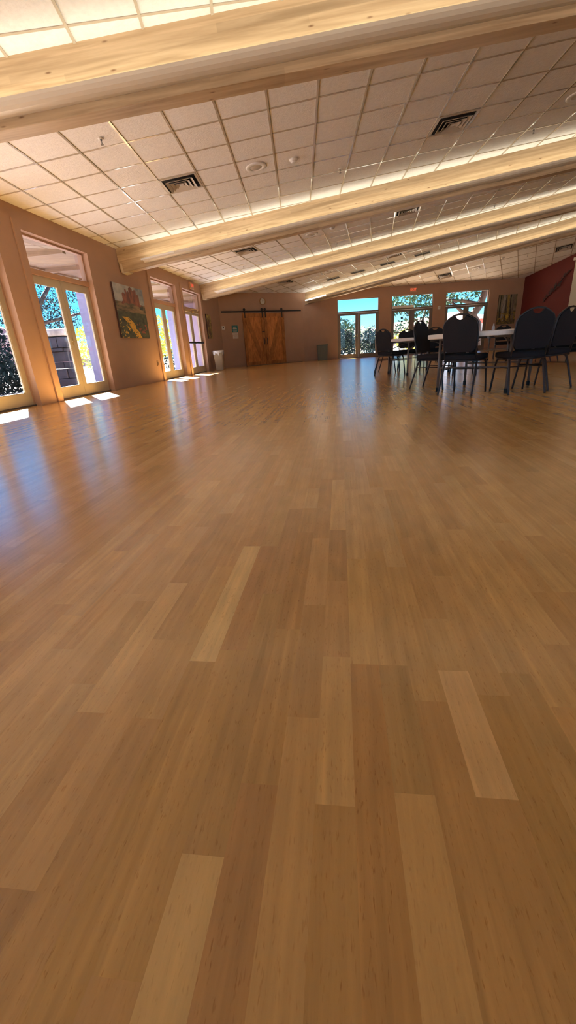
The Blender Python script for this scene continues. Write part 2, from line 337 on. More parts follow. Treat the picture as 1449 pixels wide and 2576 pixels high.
# floor : individual strips
def build_floor():
    bm = bmesh.new(); W = .058; X0 = .012
    base = [(.46,.27,.115),(.50,.30,.135),(.42,.235,.10),(.53,.33,.155),(.47,.285,.13),(.55,.36,.18),(.39,.215,.095),(.49,.28,.125)]
    special = {   # strip index -> list of (y0,y1,colour)
        -4: [(-.45,.322,(.60,.40,.205)), (.322,.95,(.40,.235,.095))],
        -6: [(.15,.683,(.43,.245,.09)), (.683,1.24,(.66,.47,.25))],
        -5: [(.2,.72,(.45,.26,.10)), (.72,1.24,(.40,.215,.09))],
        -3: [(-.3,.423,(.39,.205,.085)), (.423,.80,(.42,.24,.095)), (.8,1.35,(.38,.21,.085))],
        -2: [(-.3,.55,(.50,.30,.13)), (.55,.90,(.42,.245,.105)), (.9,1.3,(.50,.30,.14))],
        -1: [(-.3,.40,(.42,.235,.095)), (.40,.71,(.54,.335,.15)),(.71,1.02,(.46,.27,.12))],
        0: [(-.3,.69,(.42,.225,.085)), (.69,1.15,(.54,.335,.15))],
        1: [(-.1,.425,(.53,.32,.145)), (.425,.69,(.39,.235,.095)), (.69,1.2,(.46,.28,.125))],
        2: [(-.3,.60,(.43,.24,.095)), (.6,1.1,(.48,.29,.125))],
        3: [(-.1,.427,(.43,.24,.10)), (.427,.68,(.62,.40,.215)), (.68,.85,(.50,.31,.145)), (.85,1.3,(.45,.26,.11))],
        4: [(-.1,.62,(.43,.245,.10)), (.62,1.05,(.49,.29,.13)), (1.05,1.5,(.44,.26,.115))],
        -8: [(-.1,.265,(.37,.20,.08)), (.265,.75,(.50,.30,.13))],
        -9: [(.1,.537,(.44,.255,.105)), (.537,1.0,(.57,.37,.18))],
        -7: [(-.1,.53,(.43,.245,.10)), (.53,1.1,(.50,.30,.13))],
    }
    faces = []
    k0 = int((XW-.3-X0)/W)-1; k1 = int((12.9-X0)/W)+1
    for k in range(k0, k1):
        xa = X0 + k*W; xb = xa + W
        ymax = 18.6 if xb < XW else min(18.5+ (xa-XW)*.77+.25, 23) if xa < WC.x else 22.6
        if xa < XW-.1: ymax = 18.6
        y = -6.8 - random.random()
        segs = []
        if k in special:
            s0 = special[k][0][0]
            while y < s0-.3:
                L = random.uniform(.3,.85); segs.append((y, min(y+L, s0), None)); y = min(y+L, s0)
            segs.append((y, s0, None)) if y < s0 else None
            segs += special[k]; y = special[k][-1][1]
        while y < ymax:
            L = random.uniform(.22, .85); segs.append((y, min(y+L, ymax), None)); y += L
        for (ya, yb, c) in segs:
            if yb - ya < .01: continue
            f = bm.faces.new([bm.verts.new(p) for p in ((xa,ya,0),(xb,ya,0),(xb,yb,0),(xa,yb,0))])
            if c is None:
                b = random.choice(base); g = random.uniform(.93, 1.07); mean = (.475,.285,.125); c = tuple(min(.8, (q*.55+m_*.45)*g) for q, m_ in zip(b, mean))
            else: c = tuple(q*.8+m_*.2 for q, m_ in zip(c, (.475,.285,.125)))
            c = tuple(q*k_ + random.uniform(-.004,.004) for q, k_ in zip(c, (1.36,1.31,.88)))
            faces.append(c)
    o = mesh_obj('floor', bm, M['floor']); it = iter(faces)
    colorize(o, lambda p: next(it)); tag(o, kind='structure')
    return o
build_floor()
tag(mesh_box('trim_9', (XW-.3, 13.2, -7.2, 23.2, -.12, -.004), M['threshold']), kind='structure')

def wall(name, P, ang, length, openings, mat, top=3.45, th=.22, parent=None):
    """wall plane from P along ang; outward = local +y; openings (s0,s1,z0,z1)"""
    bm = bmesh.new(); s = 0
    for (a, b, z0, z1) in sorted(openings):
        box(bm, s, a, 0, th, 0, top)
        if z0 > 0: box(bm, a, b, 0, th, 0, z0)
        box(bm, a, b, 0, th, z1, top)
        s = b
    box(bm, s, length, 0, th, 0, top)
    bmesh.ops.remove_doubles(bm, verts=bm.verts, dist=1e-4)
    o = mesh_obj(name, bm, mat); o.location = P; o.rotation_euler = (0,0,ang)
    return tag(o, kind='structure')
# left wall runs in +Y : local x -> +Y, local y(out) must be -X  => rotation 90deg (local y -> -X)
LW0 = Vector((XW, -7.0, 0))
doorsL = [(-4.2,-2.32),(-.6,1.28),(2.2,4.08),(4.64,6.52),(7.08,8.96),(11.83,13.70),(14.2,16.1)]
wall('wall_left', LW0, pi/2, 25.65, [(a+7, b+7, 0, 2.62) for a, b in doorsL], M['wall'], top=3.8)
wall('wall_corner', BC, AB, (WC-BC).length+.12, [], M['wall'], top=4.2)
wins = [(1.60,3.52),(4.10,6.0),(6.57,8.53)]
wall('wall_far', WC, AWn, WL+.12, [(a, b, 0, 2.56) for a, b in wins], M['wall'], top=5.4)
aR = atan2(RD.y, RD.x)
wall('wall_right', RC, aR, (RE-RC).length+.1, [], M['red'], top=5.6)
v = RF-RE; wall('wall_side', RE, atan2(v.y, v.x), v.length, [(15.8,19.7,.1,3.4)], M['wall'], top=5.8)  # opening added out of view to let in more daylight
v = BK-RF; wall('wall_back', RF, atan2(v.y, v.x), v.length, [(.6,4.6,.05,3.9),(5.2,9.2,.05,3.4),(9.8,13.8,.05,3.0),(14.4,17.4,.05,2.7)], M['wall'], top=5.8)
# windows added in the unseen back wall to brighten the room
for i, (s, e_, z_) in enumerate(((.6,4.6,3.9),(5.2,9.2,3.4),(9.8,13.8,3.0),(14.4,17.4,2.7))):
    g = empty('window_%d' % (4+i), RF, atan2(v.y, v.x)); tag(g, kind='structure')
    bm = bmesh.new(); box(bm, s, e_, .05, .1, .05, .12); box(bm, s, e_, .05, .1, z_-.07, z_); box(bm, s, s+.07, .05, .1, .12, z_-.07); box(bm, e_-.07, e_, .05, .1, .12, z_-.07); box(bm, (s+e_)/2-.035, (s+e_)/2+.035, .05, .1, .12, z_-.07)
    mesh_obj('frame', bm, M['alu'], g)

# ------------------------------------------------------------------ ceiling bays
UNIT = .61
def poly_clip_line(poly, p, d):
    t0, t1 = -1e9, 1e9; n = len(poly)
    for i in range(n):
        a, b = poly[i], poly[(i+1)%n]; e = b-a; nn = Vector((-e.y, e.x))   # inside on left
        den = nn.dot(d); num = nn.dot(a-p)
        if abs(den) < 1e-9:
            if num > 0: return None
            continue
        t = num/den
        if den > 0: t0 = max(t0, t)
        else: t1 = min(t1, t)
    return (t0, t1) if t1-t0 > .02 else None
ceil = tag(empty('ceiling'), kind='structure')
BAY = {}
def bay(key, poly, zf, nrm, origin, ang):
    poly = [Vector(p) for p in poly]
    bm = bmesh.new()
    lo = [bm.verts.new((p.x, p.y, zf(p.x, p.y))) for p in poly]; hi = [bm.verts.new((p.x, p.y, zf(p.x, p.y)+.06)) for p in poly]
    n = len(poly); bm.faces.new(list(reversed(lo))); bm.faces.new(hi)
    for i in range(n): bm.faces.new([lo[i], lo[(i+1)%n], hi[(i+1)%n], hi[i]])
    mesh_obj('tile_field', bm, M['tile'], ceil)
    # true unit steps measured in the sloping plane
    u3 = Vector((cos(ang), sin(ang), 0)); u3 -= nrm*u3.dot(nrm); u3.normalize(); v3 = nrm.cross(u3).normalized()
    O = Vector((origin[0], origin[1], zf(*origin)))
    BAY[key] = (O, u3, v3, nrm)
    bm = bmesh.new()
    for (d3, s3, w) in ((v3, u3, .024), (u3, v3, .024)):
        for k in range(-60, 60):
            q = O + s3*UNIT*k
            d2 = Vector((d3.x, d3.y)); r = poly_clip_line(poly, Vector((q.x, q.y)), d2)
            if not r: continue
            a = q + d3*r[0]; b = q + d3*r[1]; sd = s3*w/2; dn = -nrm*(.009 if d3 is v3 else .006)
            hexa(bm, [a-sd+dn, b-sd+dn, b+sd+dn, a+sd+dn, a-sd, b-sd, b+sd, a+sd])
    mesh_obj('suspension_grid', bm, M['tbar'], ceil)
def V2(x, y): return Vector((x, y))
SKX0, SKX1, SKY0, SKY1 = -3.0, 8.0, -4.4, -2.0
bay('00', [V2(XW-.05,-7.05), V2(XE+.5,-7.05), V2(XE+.5, SKY0), V2(XW-.05, SKY0)], P1, n1, (-3.6,-4), R(22))
bay('00b', [V2(XW-.05,SKY0), V2(SKX0,SKY0), V2(SKX0,SKY1), V2(XW-.05,SKY1)], P1, n1, (-3.6,-4), R(22))
bay('00c', [V2(SKX1,SKY0), V2(XE+.5,SKY0), V2(XE+.5,SKY1), V2(SKX1,SKY1)], P1, n1, (-3.6,-4), R(22))
bay('00d', [V2(XW-.05,SKY1), V2(XE+.5,SKY1), V2(XE+.5, by(0,XE)+.1), V2(XW-.05, by(0,XW)+.1)], P1, n1, (-3.6,-4), R(22))
sk = empty('window_8'); tag(sk, kind='structure')  # unseen skylight, added so sun on the floor brightens the room
bm = bmesh.new()
for (a, b, c, d) in ((SKX0,SKX1,SKY0-.05,SKY0),(SKX0,SKX1,SKY1,SKY1+.05),(SKX0-.05,SKX0,SKY0,SKY1),(SKX1,SKX1+.05,SKY0,SKY1)):
    hexa(bm, [(a,c,P1(a,c)-.01),(b,c,P1(b,c)-.01),(b,d,P1(b,d)-.01),(a,d,P1(a,d)-.01),(a,c,P1(a,c)+1.0),(b,c,P1(b,c)+1.0),(b,d,P1(b,d)+1.0),(a,d,P1(a,d)+1.0)])
for k in range(1, 6):
    x = SKX0 + (SKX1-SKX0)*k/6; box(bm, x-.03, x+.03, SKY0, SKY1, P1(x,0)+.5, P1(x,0)+.58)
mesh_obj('curb_frame', bm, M['tile'], sk)
bm = bmesh.new(); bm.faces.new([bm.verts.new((x,y,P1(x,y)+.6)) for x, y in ((SKX0,SKY0),(SKX1,SKY0),(SKX1,SKY1),(SKX0,SKY1))]); mesh_obj('glass', bm, M['glass'], sk)
bay('01', [V2(XW-.05,by(0,XW)+.1), V2(XE+.5,by(0,XE)+.1), V2(XE+.5, by(1,XE)+.1), V2(XW-.05, by(1,XW)+.1)], P1, n1, (-3.3,1.05), R(13))
bay('12', [V2(XW-.05,by(1,XW)+.1), V2(XE+.5,by(1,XE)+.1), V2(XE+.5, by(2,XE)+.1), V2(XW-.05, by(2,XW)+.1)], P1, n1, (-3.8536,6.2007), R(5.19))
bay('23', [V2(XW-.05,by(2,XW)+.1), V2(XE+.5,by(2,XE)+.1), V2(XE+.5, by(3,XE)+.1), V2(XW-.05, by(3,XW)+.1)], P1, n1, (-.37,13.1), R(-4.5))
bay('34', [V2(XW-.05,by(3,XW)+.1), V2(XE,by(3,XE)+.1), V2(XE, by(4,XE)+.1), V2(WC.x, by(4,WC.x)+.05), V2(XW-.05, 18.5)], P34, n34, (-.25,19.7), R(-16.5))
bay('45', [V2(WC.x-.02, by(4,WC.x)+.0), V2(11.55, by(4,11.55)+.1), V2(RC.x+.1, RC.y+.05)], P45, n45, (5.6,19.5), R(-22))

def ceil_matrix(key, x, y, snap=True, zf=None):
    O, u, v, n = BAY[key]
    z = {'34': P34, '45': P45}.get(key, P1)(x, y)
    p = Vector((x, y, z)); d = p-O
    a, b = d.dot(u)/UNIT, d.dot(v)/UNIT
    if snap: a, b = math.floor(a)+.5, math.floor(b)+.5
    q = O + u*a*UNIT + v*b*UNIT
    return Matrix(((u.x, -v.x, -n.x, q.x), (u.y, -v.y, -n.y, q.y), (u.z, -v.z, -n.z, q.z), (0,0,0,1)))  # local +z points down into the room

# ------------------------------------------------------------------ beams with uplights
BW, BD = .20, .48
beam_labels = ['glulam ceiling beam overhead behind the camera, out of the picture', 'nearest glulam ceiling beam, largest, crossing the top of the picture',
  'second glulam ceiling beam, meeting the left wall between the glass doors beside the landscape painting',
  'third glulam ceiling beam, ending above the panic-bar doors on the left wall', 'farthest glulam ceiling beam, ending at the corner right of the barn doors']
lamp_labels = ['white linear uplight on the beam behind the camera', 'white linear uplight along the side of the nearest ceiling beam', 'white linear uplight on the second ceiling beam, its end near the landscape painting',
  'white linear uplight on the third ceiling beam, its end above the panic-bar doors', 'white linear uplight on the farthest ceiling beam, with a brightly glowing tube end']
for i in range(5):
    if i < 4: xs = XW; zf = P1
    else: xs = -1.66; zf = P34
    ys = by(i, xs); xe = XE if i < 4 else 11.4; ye = by(i, xe)
    A = Vector((xs, ys, zf(xs, ys))); B = Vector((xe, ye, zf(xe, ye)))
    if i == 4:
        # keep the near top edge on the measured line
        A.z = P34(xs, ys); B.z = P34(xe, ye)
    ax = (B-A).normalized(); ln = (B-A).length
    hx = Vector((ax.x, ax.y, 0)).normalized(); ny = Vector((-hx.y, hx.x, 0)); nz = ax.cross(ny).normalized()
    if nz.z < 0: nz = -nz
    mw = Matrix(((ax.x, ny.x, nz.x, A.x), (ax.y, ny.y, nz.y, A.y), (ax.z, ny.z, nz.z, A.z), (0,0,0,1)))
    root = empty('roof_beam', mat=mw); tag(root, beam_labels[i], 'beam', 'glulam roof beams')
    bm = bmesh.new(); box(bm, 0 if i == 4 else -.02, ln, 0, BW, -BD, .30, bev=.008); mesh_obj('timber', bm, M['beam'], root)
    bm = bmesh.new()   # steel seat at the wall end
    box(bm, .012, .05, -.012, BW+.012, -BD-.02, -BD+.18); box(bm, .012, .16, -.012, BW+.012, -BD-.022, -BD-.004)
    mesh_obj('end_bracket', bm, M['bracket'], root)
    lamp = empty('linear_uplight', mat=mw); tag(lamp, lamp_labels[i], 'light', 'linear uplights on the beams')
    s0 = .62 if i < 4 else .22; s1 = ln-1.6
    prof = [(-.002,-.405),(-.05,-.408),(-.10,-.402),(-.135,-.388),(-.155,-.362),(-.155,-.335),(-.147,-.330),(-.143,-.352),(-.12,-.368),(-.052,-.372),(-.050,-.328),(-.042,-.328),(-.040,-.372),(-.002,-.374)]
    bm = bmesh.new(); a = [bm.verts.new((s0, y, z)) for y, z in prof]; b = [bm.verts.new((s1, y, z)) for y, z in prof]
    bm.faces.new(a); bm.faces.new(list(reversed(b)))
    for k in range(len(prof)): bm.faces.new([a[(k+1)%len(prof)], a[k], b[k], b[(k+1)%len(prof)]])
    fix(mesh_obj('housing', bm, M['lamp_shell'], lamp))
    bm = bmesh.new(); hexa(bm, [(s0+.03,-.130,-.364),(s1-.03,-.130,-.364),(s1-.03,-.06,-.364),(s0+.03,-.06,-.364),(s0+.03,-.130,-.350),(s1-.03,-.130,-.350),(s1-.03,-.06,-.344),(s0+.03,-.06,-.344)])
    mesh_obj('light_strip', bm, M['tube'], lamp)
    bm = bmesh.new(); tube(bm, [(s0-.03, -.166, -.350), (s0+(1.0 if i == 4 else .75), -.166, -.350)], .018, 10)
    mesh_obj('tube_lens', bm, M['tube_end'] if i == 4 else M['white'], lamp)

# ------------------------------------------------------------------ ceiling fittings
def vent(key, x, y, label):
    r = empty('air_vent', mat=ceil_matrix(key, x, y)); tag(r, label, 'vent', 'square ceiling air vents')
    h = .293
    bm = bmesh.new()
    for a0, a1, b0, b1 in ((-h,h,-h,-h+.03),(-h,h,h-.03,h),(-h,-h+.03,-h,h),(h-.03,h,-h,h)): box(bm, a0, a1, b0, b1, .002, .014)
    mesh_obj('frame', bm, M['ventpaint'], r)
    mesh_obj('dark_backing', (lambda b: (box(b, -h, h, -h, h, .0005, .002), b)[1])(bmesh.new()), M['hole'], r)
    for s in (.22, .155, .09):
        bm = bmesh.new(); o = s; i_ = s-.045; zo, zi = .035, .006
        vo = [(-o,-o,zo),(o,-o,zo),(o,o,zo),(-o,o,zo)]; vi = [(-i_,-i_,zi),(i_,-i_,zi),(i_,i_,zi),(-i_,i_,zi)]
        A_ = [bm.verts.new(p) for p in vo]; B_ = [bm.verts.new(p) for p in vi]
        A2 = [bm.verts.new((p[0], p[1], p[2]+.006)) for p in vo]; B2 = [bm.verts.new((p[0], p[1], p[2]+.006)) for p in vi]
        for k in range(4):
            bm.faces.new([A_[k], A_[(k+1)%4], B_[(k+1)%4], B_[k]]); bm.faces.new([A2[(k+1)%4], A2[k], B2[k], B2[(k+1)%4]])
            bm.faces.new([A_[(k+1)%4], A_[k], A2[k], A2[(k+1)%4]]); bm.faces.new([B_[k], B_[(k+1)%4], B2[(k+1)%4], B2[k]])
        fix(mesh_obj('louver_ring', bm, M['ventpaint'], r))
    bm = bmesh.new(); box(bm, -.035, .035, -.035, .035, .012, .03, bev=.004); mesh_obj('centre_plate', bm, M['ventpaint'], r)
vent('12', -2.44, 7.85, 'square ceiling air vent left of the round speaker, between the two nearest beams')
vent('12', 1.75, 8.25, 'square ceiling air vent at upper right, largest, between the two nearest beams')
vent('23', -2.52, 12.77, 'square ceiling air vent above the left doors, behind the second beam')
vent('23', 1.75, 12.62, 'square ceiling air vent half hidden by the second beam, centre right')
vent('34', -1.85, 18.6, 'square ceiling air vent above the wall clock, before the farthest beam')
vent('34', 2.27, 17.55, 'square ceiling air vent just behind the third beam, right of the dark slots')
vent('45', 4.6, 20.7, 'square ceiling air vent above the far windows, beyond the farthest beam')
vent('45', 8.1, 19.2, 'square ceiling air vent above the red wall, at the right edge')
def speaker(key, x, y, label):
    r = empty('ceiling_speaker', mat=ceil_matrix(key, x, y)); tag(r, label, 'speaker', 'round ceiling speakers')
    bm = bmesh.new(); lathe(bm, [(.165,.001),(.165,.012),(.155,.018),(.10,.022),(.095,.012)], 32, cap=False); mesh_obj('rim', bm, M['white'], r, True)
    bm = bmesh.new(); lathe(bm, [(.0,.014),(.093,.0145),(.094,.013)], 32); mesh_obj('grille', bm, M['ventpaint'], r, True)
speaker('12', -1.28, 7.98, 'round ceiling speaker between the two square vents, nearest bay')
speaker('12', 3.6, 8.5, 'round ceiling speaker cut by the right edge of the picture')
speaker('23', -.73, 12.69, 'round ceiling speaker just behind the second beam')
speaker('34', -.05, 18.25, 'round ceiling speaker just behind the third beam, above the dark slots')
speaker('45', 5.95, 20.5, 'brownish round ceiling speaker above the far windows')
def smoke(key, x, y, label):
    r = empty('smoke_detector', mat=ceil_matrix(key, x, y, False)); tag(r, label, 'smoke detector', 'ceiling smoke detectors')
    bm = bmesh.new(); lathe(bm, [(.0,.001),(.07,.001),(.07,.015),(.05,.03),(.045,.045),(.03,.052),(0,.052)], 24); mesh_obj('body', bm, M['white'], r, True)
    bm = bmesh.new(); lathe(bm, [(.048,.030),(.05,.034),(.047,.038),(.044,.036)], 24, cap=False); mesh_obj('sensor_ring', bm, M['ventpaint'], r, True)
smoke('12', -.683, 8.05, 'small white smoke detector right of the round speaker, nearest bay')
smoke('23', -.15, 12.6, 'small white smoke detector in the ceiling behind the second beam')
smoke('45', 6.4, 19.6, 'small white smoke detector in the ceiling beyond the farthest beam')
def sprinkler(key, x, y, label):
    r = empty('fire_sprinkler', mat=ceil_matrix(key, x, y, False)); tag(r, label, 'sprinkler', 'ceiling fire sprinklers')
    bm = bmesh.new(); lathe(bm, [(.0,.001),(.036,.001),(.032,.008),(.012,.012)], 20); mesh_obj('escutcheon', bm, M['white'], r, True)
    bm = bmesh.new(); tube(bm, [(0,0,.0),(0,0,.03)], .011, 8)
    tube(bm, [(0,-.016,.03),(0,-.018,.045),(0,0,.062)], .0035, 6); tube(bm, [(0,.016,.03),(0,.018,.045),(0,0,.062)], .0035, 6)
    lathe(bm, [(.0,.062),(.02,.064),(.02,.066),(0,.068)], 12); mesh_obj('nozzle', bm, M['tableleg'], r)
sprinkler('12', -2.867, 6.08, 'fire sprinkler at upper left, under the nearest beam')
sprinkler('12', .045, 8.9, 'fire sprinkler right of the smoke detector, nearest bay')
sprinkler('12', -2.93, 9.74, 'fire sprinkler close to the left part of the second beam')
sprinkler('12', 3.3, 9.3, 'fire sprinkler at the right edge above the second beam')
sprinkler('23', 4.26, 14.2, 'fire sprinkler above the right part of the third beam')
sprinkler('23', -3.0, 14.8, 'fire sprinkler above the left end of the third beam')
sprinkler('23', -.05, 14.45, 'fire sprinkler above the middle of the third beam')
sprinkler('34', -3.0, 19.1, 'fire sprinkler in front of the wall clock')
sprinkler('45', 7.3, 19.6, 'fire sprinkler beyond the farthest beam, left of the last air vent')
for (x, y), lab in (((-.236,19.375), 'leftmost dark slot grille beside the farthest beam'), ((.748,18.99), 'second dark slot grille from the left beside the farthest beam'), ((1.857,18.52), 'third dark slot grille from the left beside the farthest beam'), ((3.05,18.05), 'rightmost dark slot grille beside the farthest beam')):
    r = empty('slot_grille', mat=ceil_matrix('34', x, y, False)); tag(r, lab, 'vent', 'dark slot grilles')
    mesh_box('dark_plate', (-.27, .27, -.13, .13, .0105, .0125), M['hole'], r)  # flat near-black plate stands in for the shade inside the slot
    bm = bmesh.new()
    for a, b, c, d in ((-.285,.285,-.145,-.13),(-.285,.285,.13,.145),(-.285,-.27,-.13,.13),(.27,.285,-.13,.13),(-.004,.004,-.13,.13)): box(bm, a, b, c, d, .0105, .018)
    mesh_obj('frame', bm, M['tbar'], r)

# ------------------------------------------------------------------ doors on the left wall and far wall
def french_door(name, P, ang, s0, s1, top, depth, mats, gz=(.21,1.91), barz=(2.03,2.12), style=0, glass_side=.12, fmat=None):
    """local x along wall, local +y outward, leaves sit 'depth' behind the wall face"""
    r = empty(name, P, ang); tag(r, kind='structure'); fm = mats[0]; c = (s0+s1)/2; d0, d1 = depth, depth+.045
    bm = bmesh.new()   # jamb frame and head
    box(bm, s0, s0+.03, d0-.01, d1+.03, 0, top); box(bm, s1-.03, s1, d0-.01, d1+.03, 0, top); box(bm, s0+.03, s1-.03, d0-.01, d1+.03, top-.03, top)
    mesh_obj('frame', bm, mats[1], r)
    mesh_box('threshold', (s0, s1, d0-.02, d1+.04, .001, .02), M['threshold'], r)
    mesh_box('transom_bar', (s0+.002, s1-.002, d0-.035 if style == 0 else d0-.02, d1+.03, barz[0]+.005, barz[1]), mats[2], r, bev=.006)
    for k, (a, b) in enumerate(((s0+.03, c-.003), (c+.003, s1-.03))):
        ga, gb = (a+glass_side-.03, b-glass_side+.0), None
        ga = a+glass_side-.02; gb = b-glass_side+.01
        if k: ga = a+glass_side-.01; gb = b-glass_side+.02
        bm = bmesh.new()
        box(bm, a, ga, d0, d1, .022, barz[0]); box(bm, gb, b, d0, d1, .022, barz[0]); box(bm, ga, gb, d0, d1, .022, gz[0]); box(bm, ga, gb, d0, d1, gz[1], barz[0])
        # glazing bead
        for q in ((ga, ga+.012, gz[0], gz[1]), (gb-.012, gb, gz[0], gz[1])): box(bm, q[0], q[1], d0+.008, d0+.02, q[2], q[3])
        for q in ((ga+.012, gb-.012, gz[0], gz[0]+.012), (ga+.012, gb-.012, gz[1]-.012, gz[1])): box(bm, q[0], q[1], d0+.008, d0+.02, q[2], q[3])
        lf = mesh_obj('door_leaf', bm, fm, r)
        bm = bmesh.new(); f = bm.faces.new([bm.verts.new(p) for p in ((ga,d0+.022,gz[0]),(gb,d0+.022,gz[0]),(gb,d0+.022,gz[1]),(ga,d0+.022,gz[1]))])
        mesh_obj('glass', bm, M['glass'], lf)
        if k == 0:
            bm = bmesh.new(); box(bm, b-.045, b-.015, d0-.006, d0-.001, .93, 1.07); tube(bm, [(b-.03,d0-.006,1.0),(b-.03,d0-.045,1.0),(b-.12,d0-.045,1.0)], .008, 8)
            mesh_obj('lever_handle', bm, M['brass'], lf)
    bm = bmesh.new(); bm.faces.new([bm.verts.new(p) for p in ((s0+.03,d0+.022,barz[1]),(s1-.03,d0+.022,barz[1]),(s1-.03,d0+.022,top-.03),(s0+.03,d0+.022,top-.03))])
    mesh_obj('transom_glass', bm, M['glassL'] if style == 0 else M['glass'], r)
    return r
DL = {}
for n, (a, b) in enumerate(doorsL):
    DL[n] = french_door('door_%d' % (n+1), LW0, pi/2, a+7, b+7, 2.62, .12, (M['doorpaint'], M['wall'], M['barpaint']))
    bm = bmesh.new(); box(bm, a+7-.15, a+7-.001, -.028, .0, 0, 2.74, bev=.004); o = mesh_obj('trim_%d' % (10+n), bm, M['wall']); o.location = LW0; o.rotation_euler = (0,0,pi/2); tag(o, kind='structure')
for n, (a, b) in enumerate(wins):
    french_door('window_%d' % (n+1), WC, AWn, a, b, 2.56, .06, (M['alu'], M['alu'], M['alu']), gz=(.18,1.88), barz=(1.96,2.03), style=1, glass_side=.12)
# panic bars, closer arms on the last left door
r = DL[6]
for (a, b) in ((21.28, 22.10), (22.20, 23.02)):
    bm = bmesh.new(); box(bm, a, b, .045, .075, .99, 1.045, bev=.008); box(bm, a, a+.05, .07, .119, .985, 1.05); box(bm, b-.07, b, .07, .119, .97, 1.06)
    mesh_obj('panic_bar', bm, M['dark'], r)
bm = bmesh.new(); box(bm, 21.5, 21.95, .04, .12, 1.97, 2.04, bev=.01); box(bm, 22.3, 22.8, .04, .12, 1.97, 2.04, bev=.01)
tube(bm, [(21.7,.05,2.02),(22.0,-.12,2.05),(22.14,.09,2.07)], .010, 6); tube(bm, [(22.6,.05,2.02),(22.3,-.12,2.05),(22.2,.09,2.07)], .010, 6)
mesh_obj('door_closer', bm, M['brass'], r)
# closer box on far window 2
r2 = bpy.data.objects['window_2']
mesh_box('door_closer', (4.14, 5.10, -.045, .055, 2.03, 2.13), M['white'], r2, bev=.01)
bm = bmesh.new(); box(bm, 4.25, 5.0, -.03, .0, .97, 1.01); mesh_obj('push_bar', bm, M['alu'], r2)
# door stickers
bm = bmesh.new(); lathe(bm, [(0,0),(.055,0),(.055,.002),(0,.002)], 20); o = mesh_obj('round_sticker', bm, M['dark'], r2); o.location = (4.60,.078,1.62); o.rotation_euler = (pi/2,0,0)
bm = bmesh.new(); lathe(bm, [(0,0),(.05,0),(.05,.002),(0,.002)], 20, sy=.6); o = mesh_obj('oval_sticker', bm, M['dark'], r2); o.location = (4.60,.078,1.47); o.rotation_euler = (pi/2,0,0)
mesh_box('sticker', (4.72, 4.90, .076, .080, 1.78, 1.82), M['dark'], r2)
# baseboards
def baseb(name, P, ang, spans, mat=M['base']):
    bm = bmesh.new()
    for a, b in spans: box(bm, a, b, -.012, 0, 0, .09)
    o = mesh_obj(name, bm, mat); o.location = P; o.rotation_euler = (0,0,ang); tag(o, kind='structure')
baseb('baseboard_corner', BC, AB, [(0,.98),(3.06,(WC-BC).length)])
baseb('baseboard_far', WC, AWn, [(0,1.59),(3.53,4.09),(6.01,6.56),(8.54,WL)])
baseb('baseboard_right', RC, aR, [(0,9.4)])

# ------------------------------------------------------------------ wall objects
def canvas(name, P, ang, s0, s1, z0, z1, nx, nz, fn, label, group=None, d=.04):
    r = empty(name, P + Vector((cos(ang), sin(ang), 0))*((s0+s1)/2) + Vector((0,0,(z0+z1)/2)), ang); tag(r, label, 'painting', group)
    w, h = (s1-s0)/2, (z1-z0)/2
    mesh_box('stretcher_box', (-w, w, -d, -.001, -h, h), M['canvas_side'], r)
    bm = bmesh.new(); g = [[bm.verts.new((-w+2*w*i/nx, -d-.0015, -h+2*h*j/nz)) for j in range(nz+1)] for i in range(nx+1)]
    cols = []
    for i in range(nx):
        for j in range(nz):
            bm.faces.new([g[i][j], g[i+1][j], g[i+1][j+1], g[i][j+1]]); cols.append(fn((i+.5)/nx, (j+.5)/nz))
    o = mesh_obj('painted_face', bm, M['paint'], r); it = iter(cols); colorize(o, lambda p: next(it)); return r
def hsh(i, j, s=0):
    x = sin(i*127.1 + j*311.7 + s*74.7)*43758.5453; return x - math.floor(x)
def vn(x, y, s=0):
    i, j = math.floor(x), math.floor(y); fx, fy = x-i, y-j; fx = fx*fx*(3-2*fx); fy = fy*fy*(3-2*fy)
    return (hsh(i,j,s)*(1-fx)+hsh(i+1,j,s)*fx)*(1-fy) + (hsh(i,j+1,s)*(1-fx)+hsh(i+1,j+1,s)*fx)*fy
def fbm(x, y, s=0): return .5*vn(x,y,s)+.3*vn(2.1*x,2.1*y,s+1)+.2*vn(4.3*x,4.3*y,s+2)
def lerp(a, b, t): t = max(0, min(1, t)); return tuple(p*(1-t)+q*t for p, q in zip(a, b))
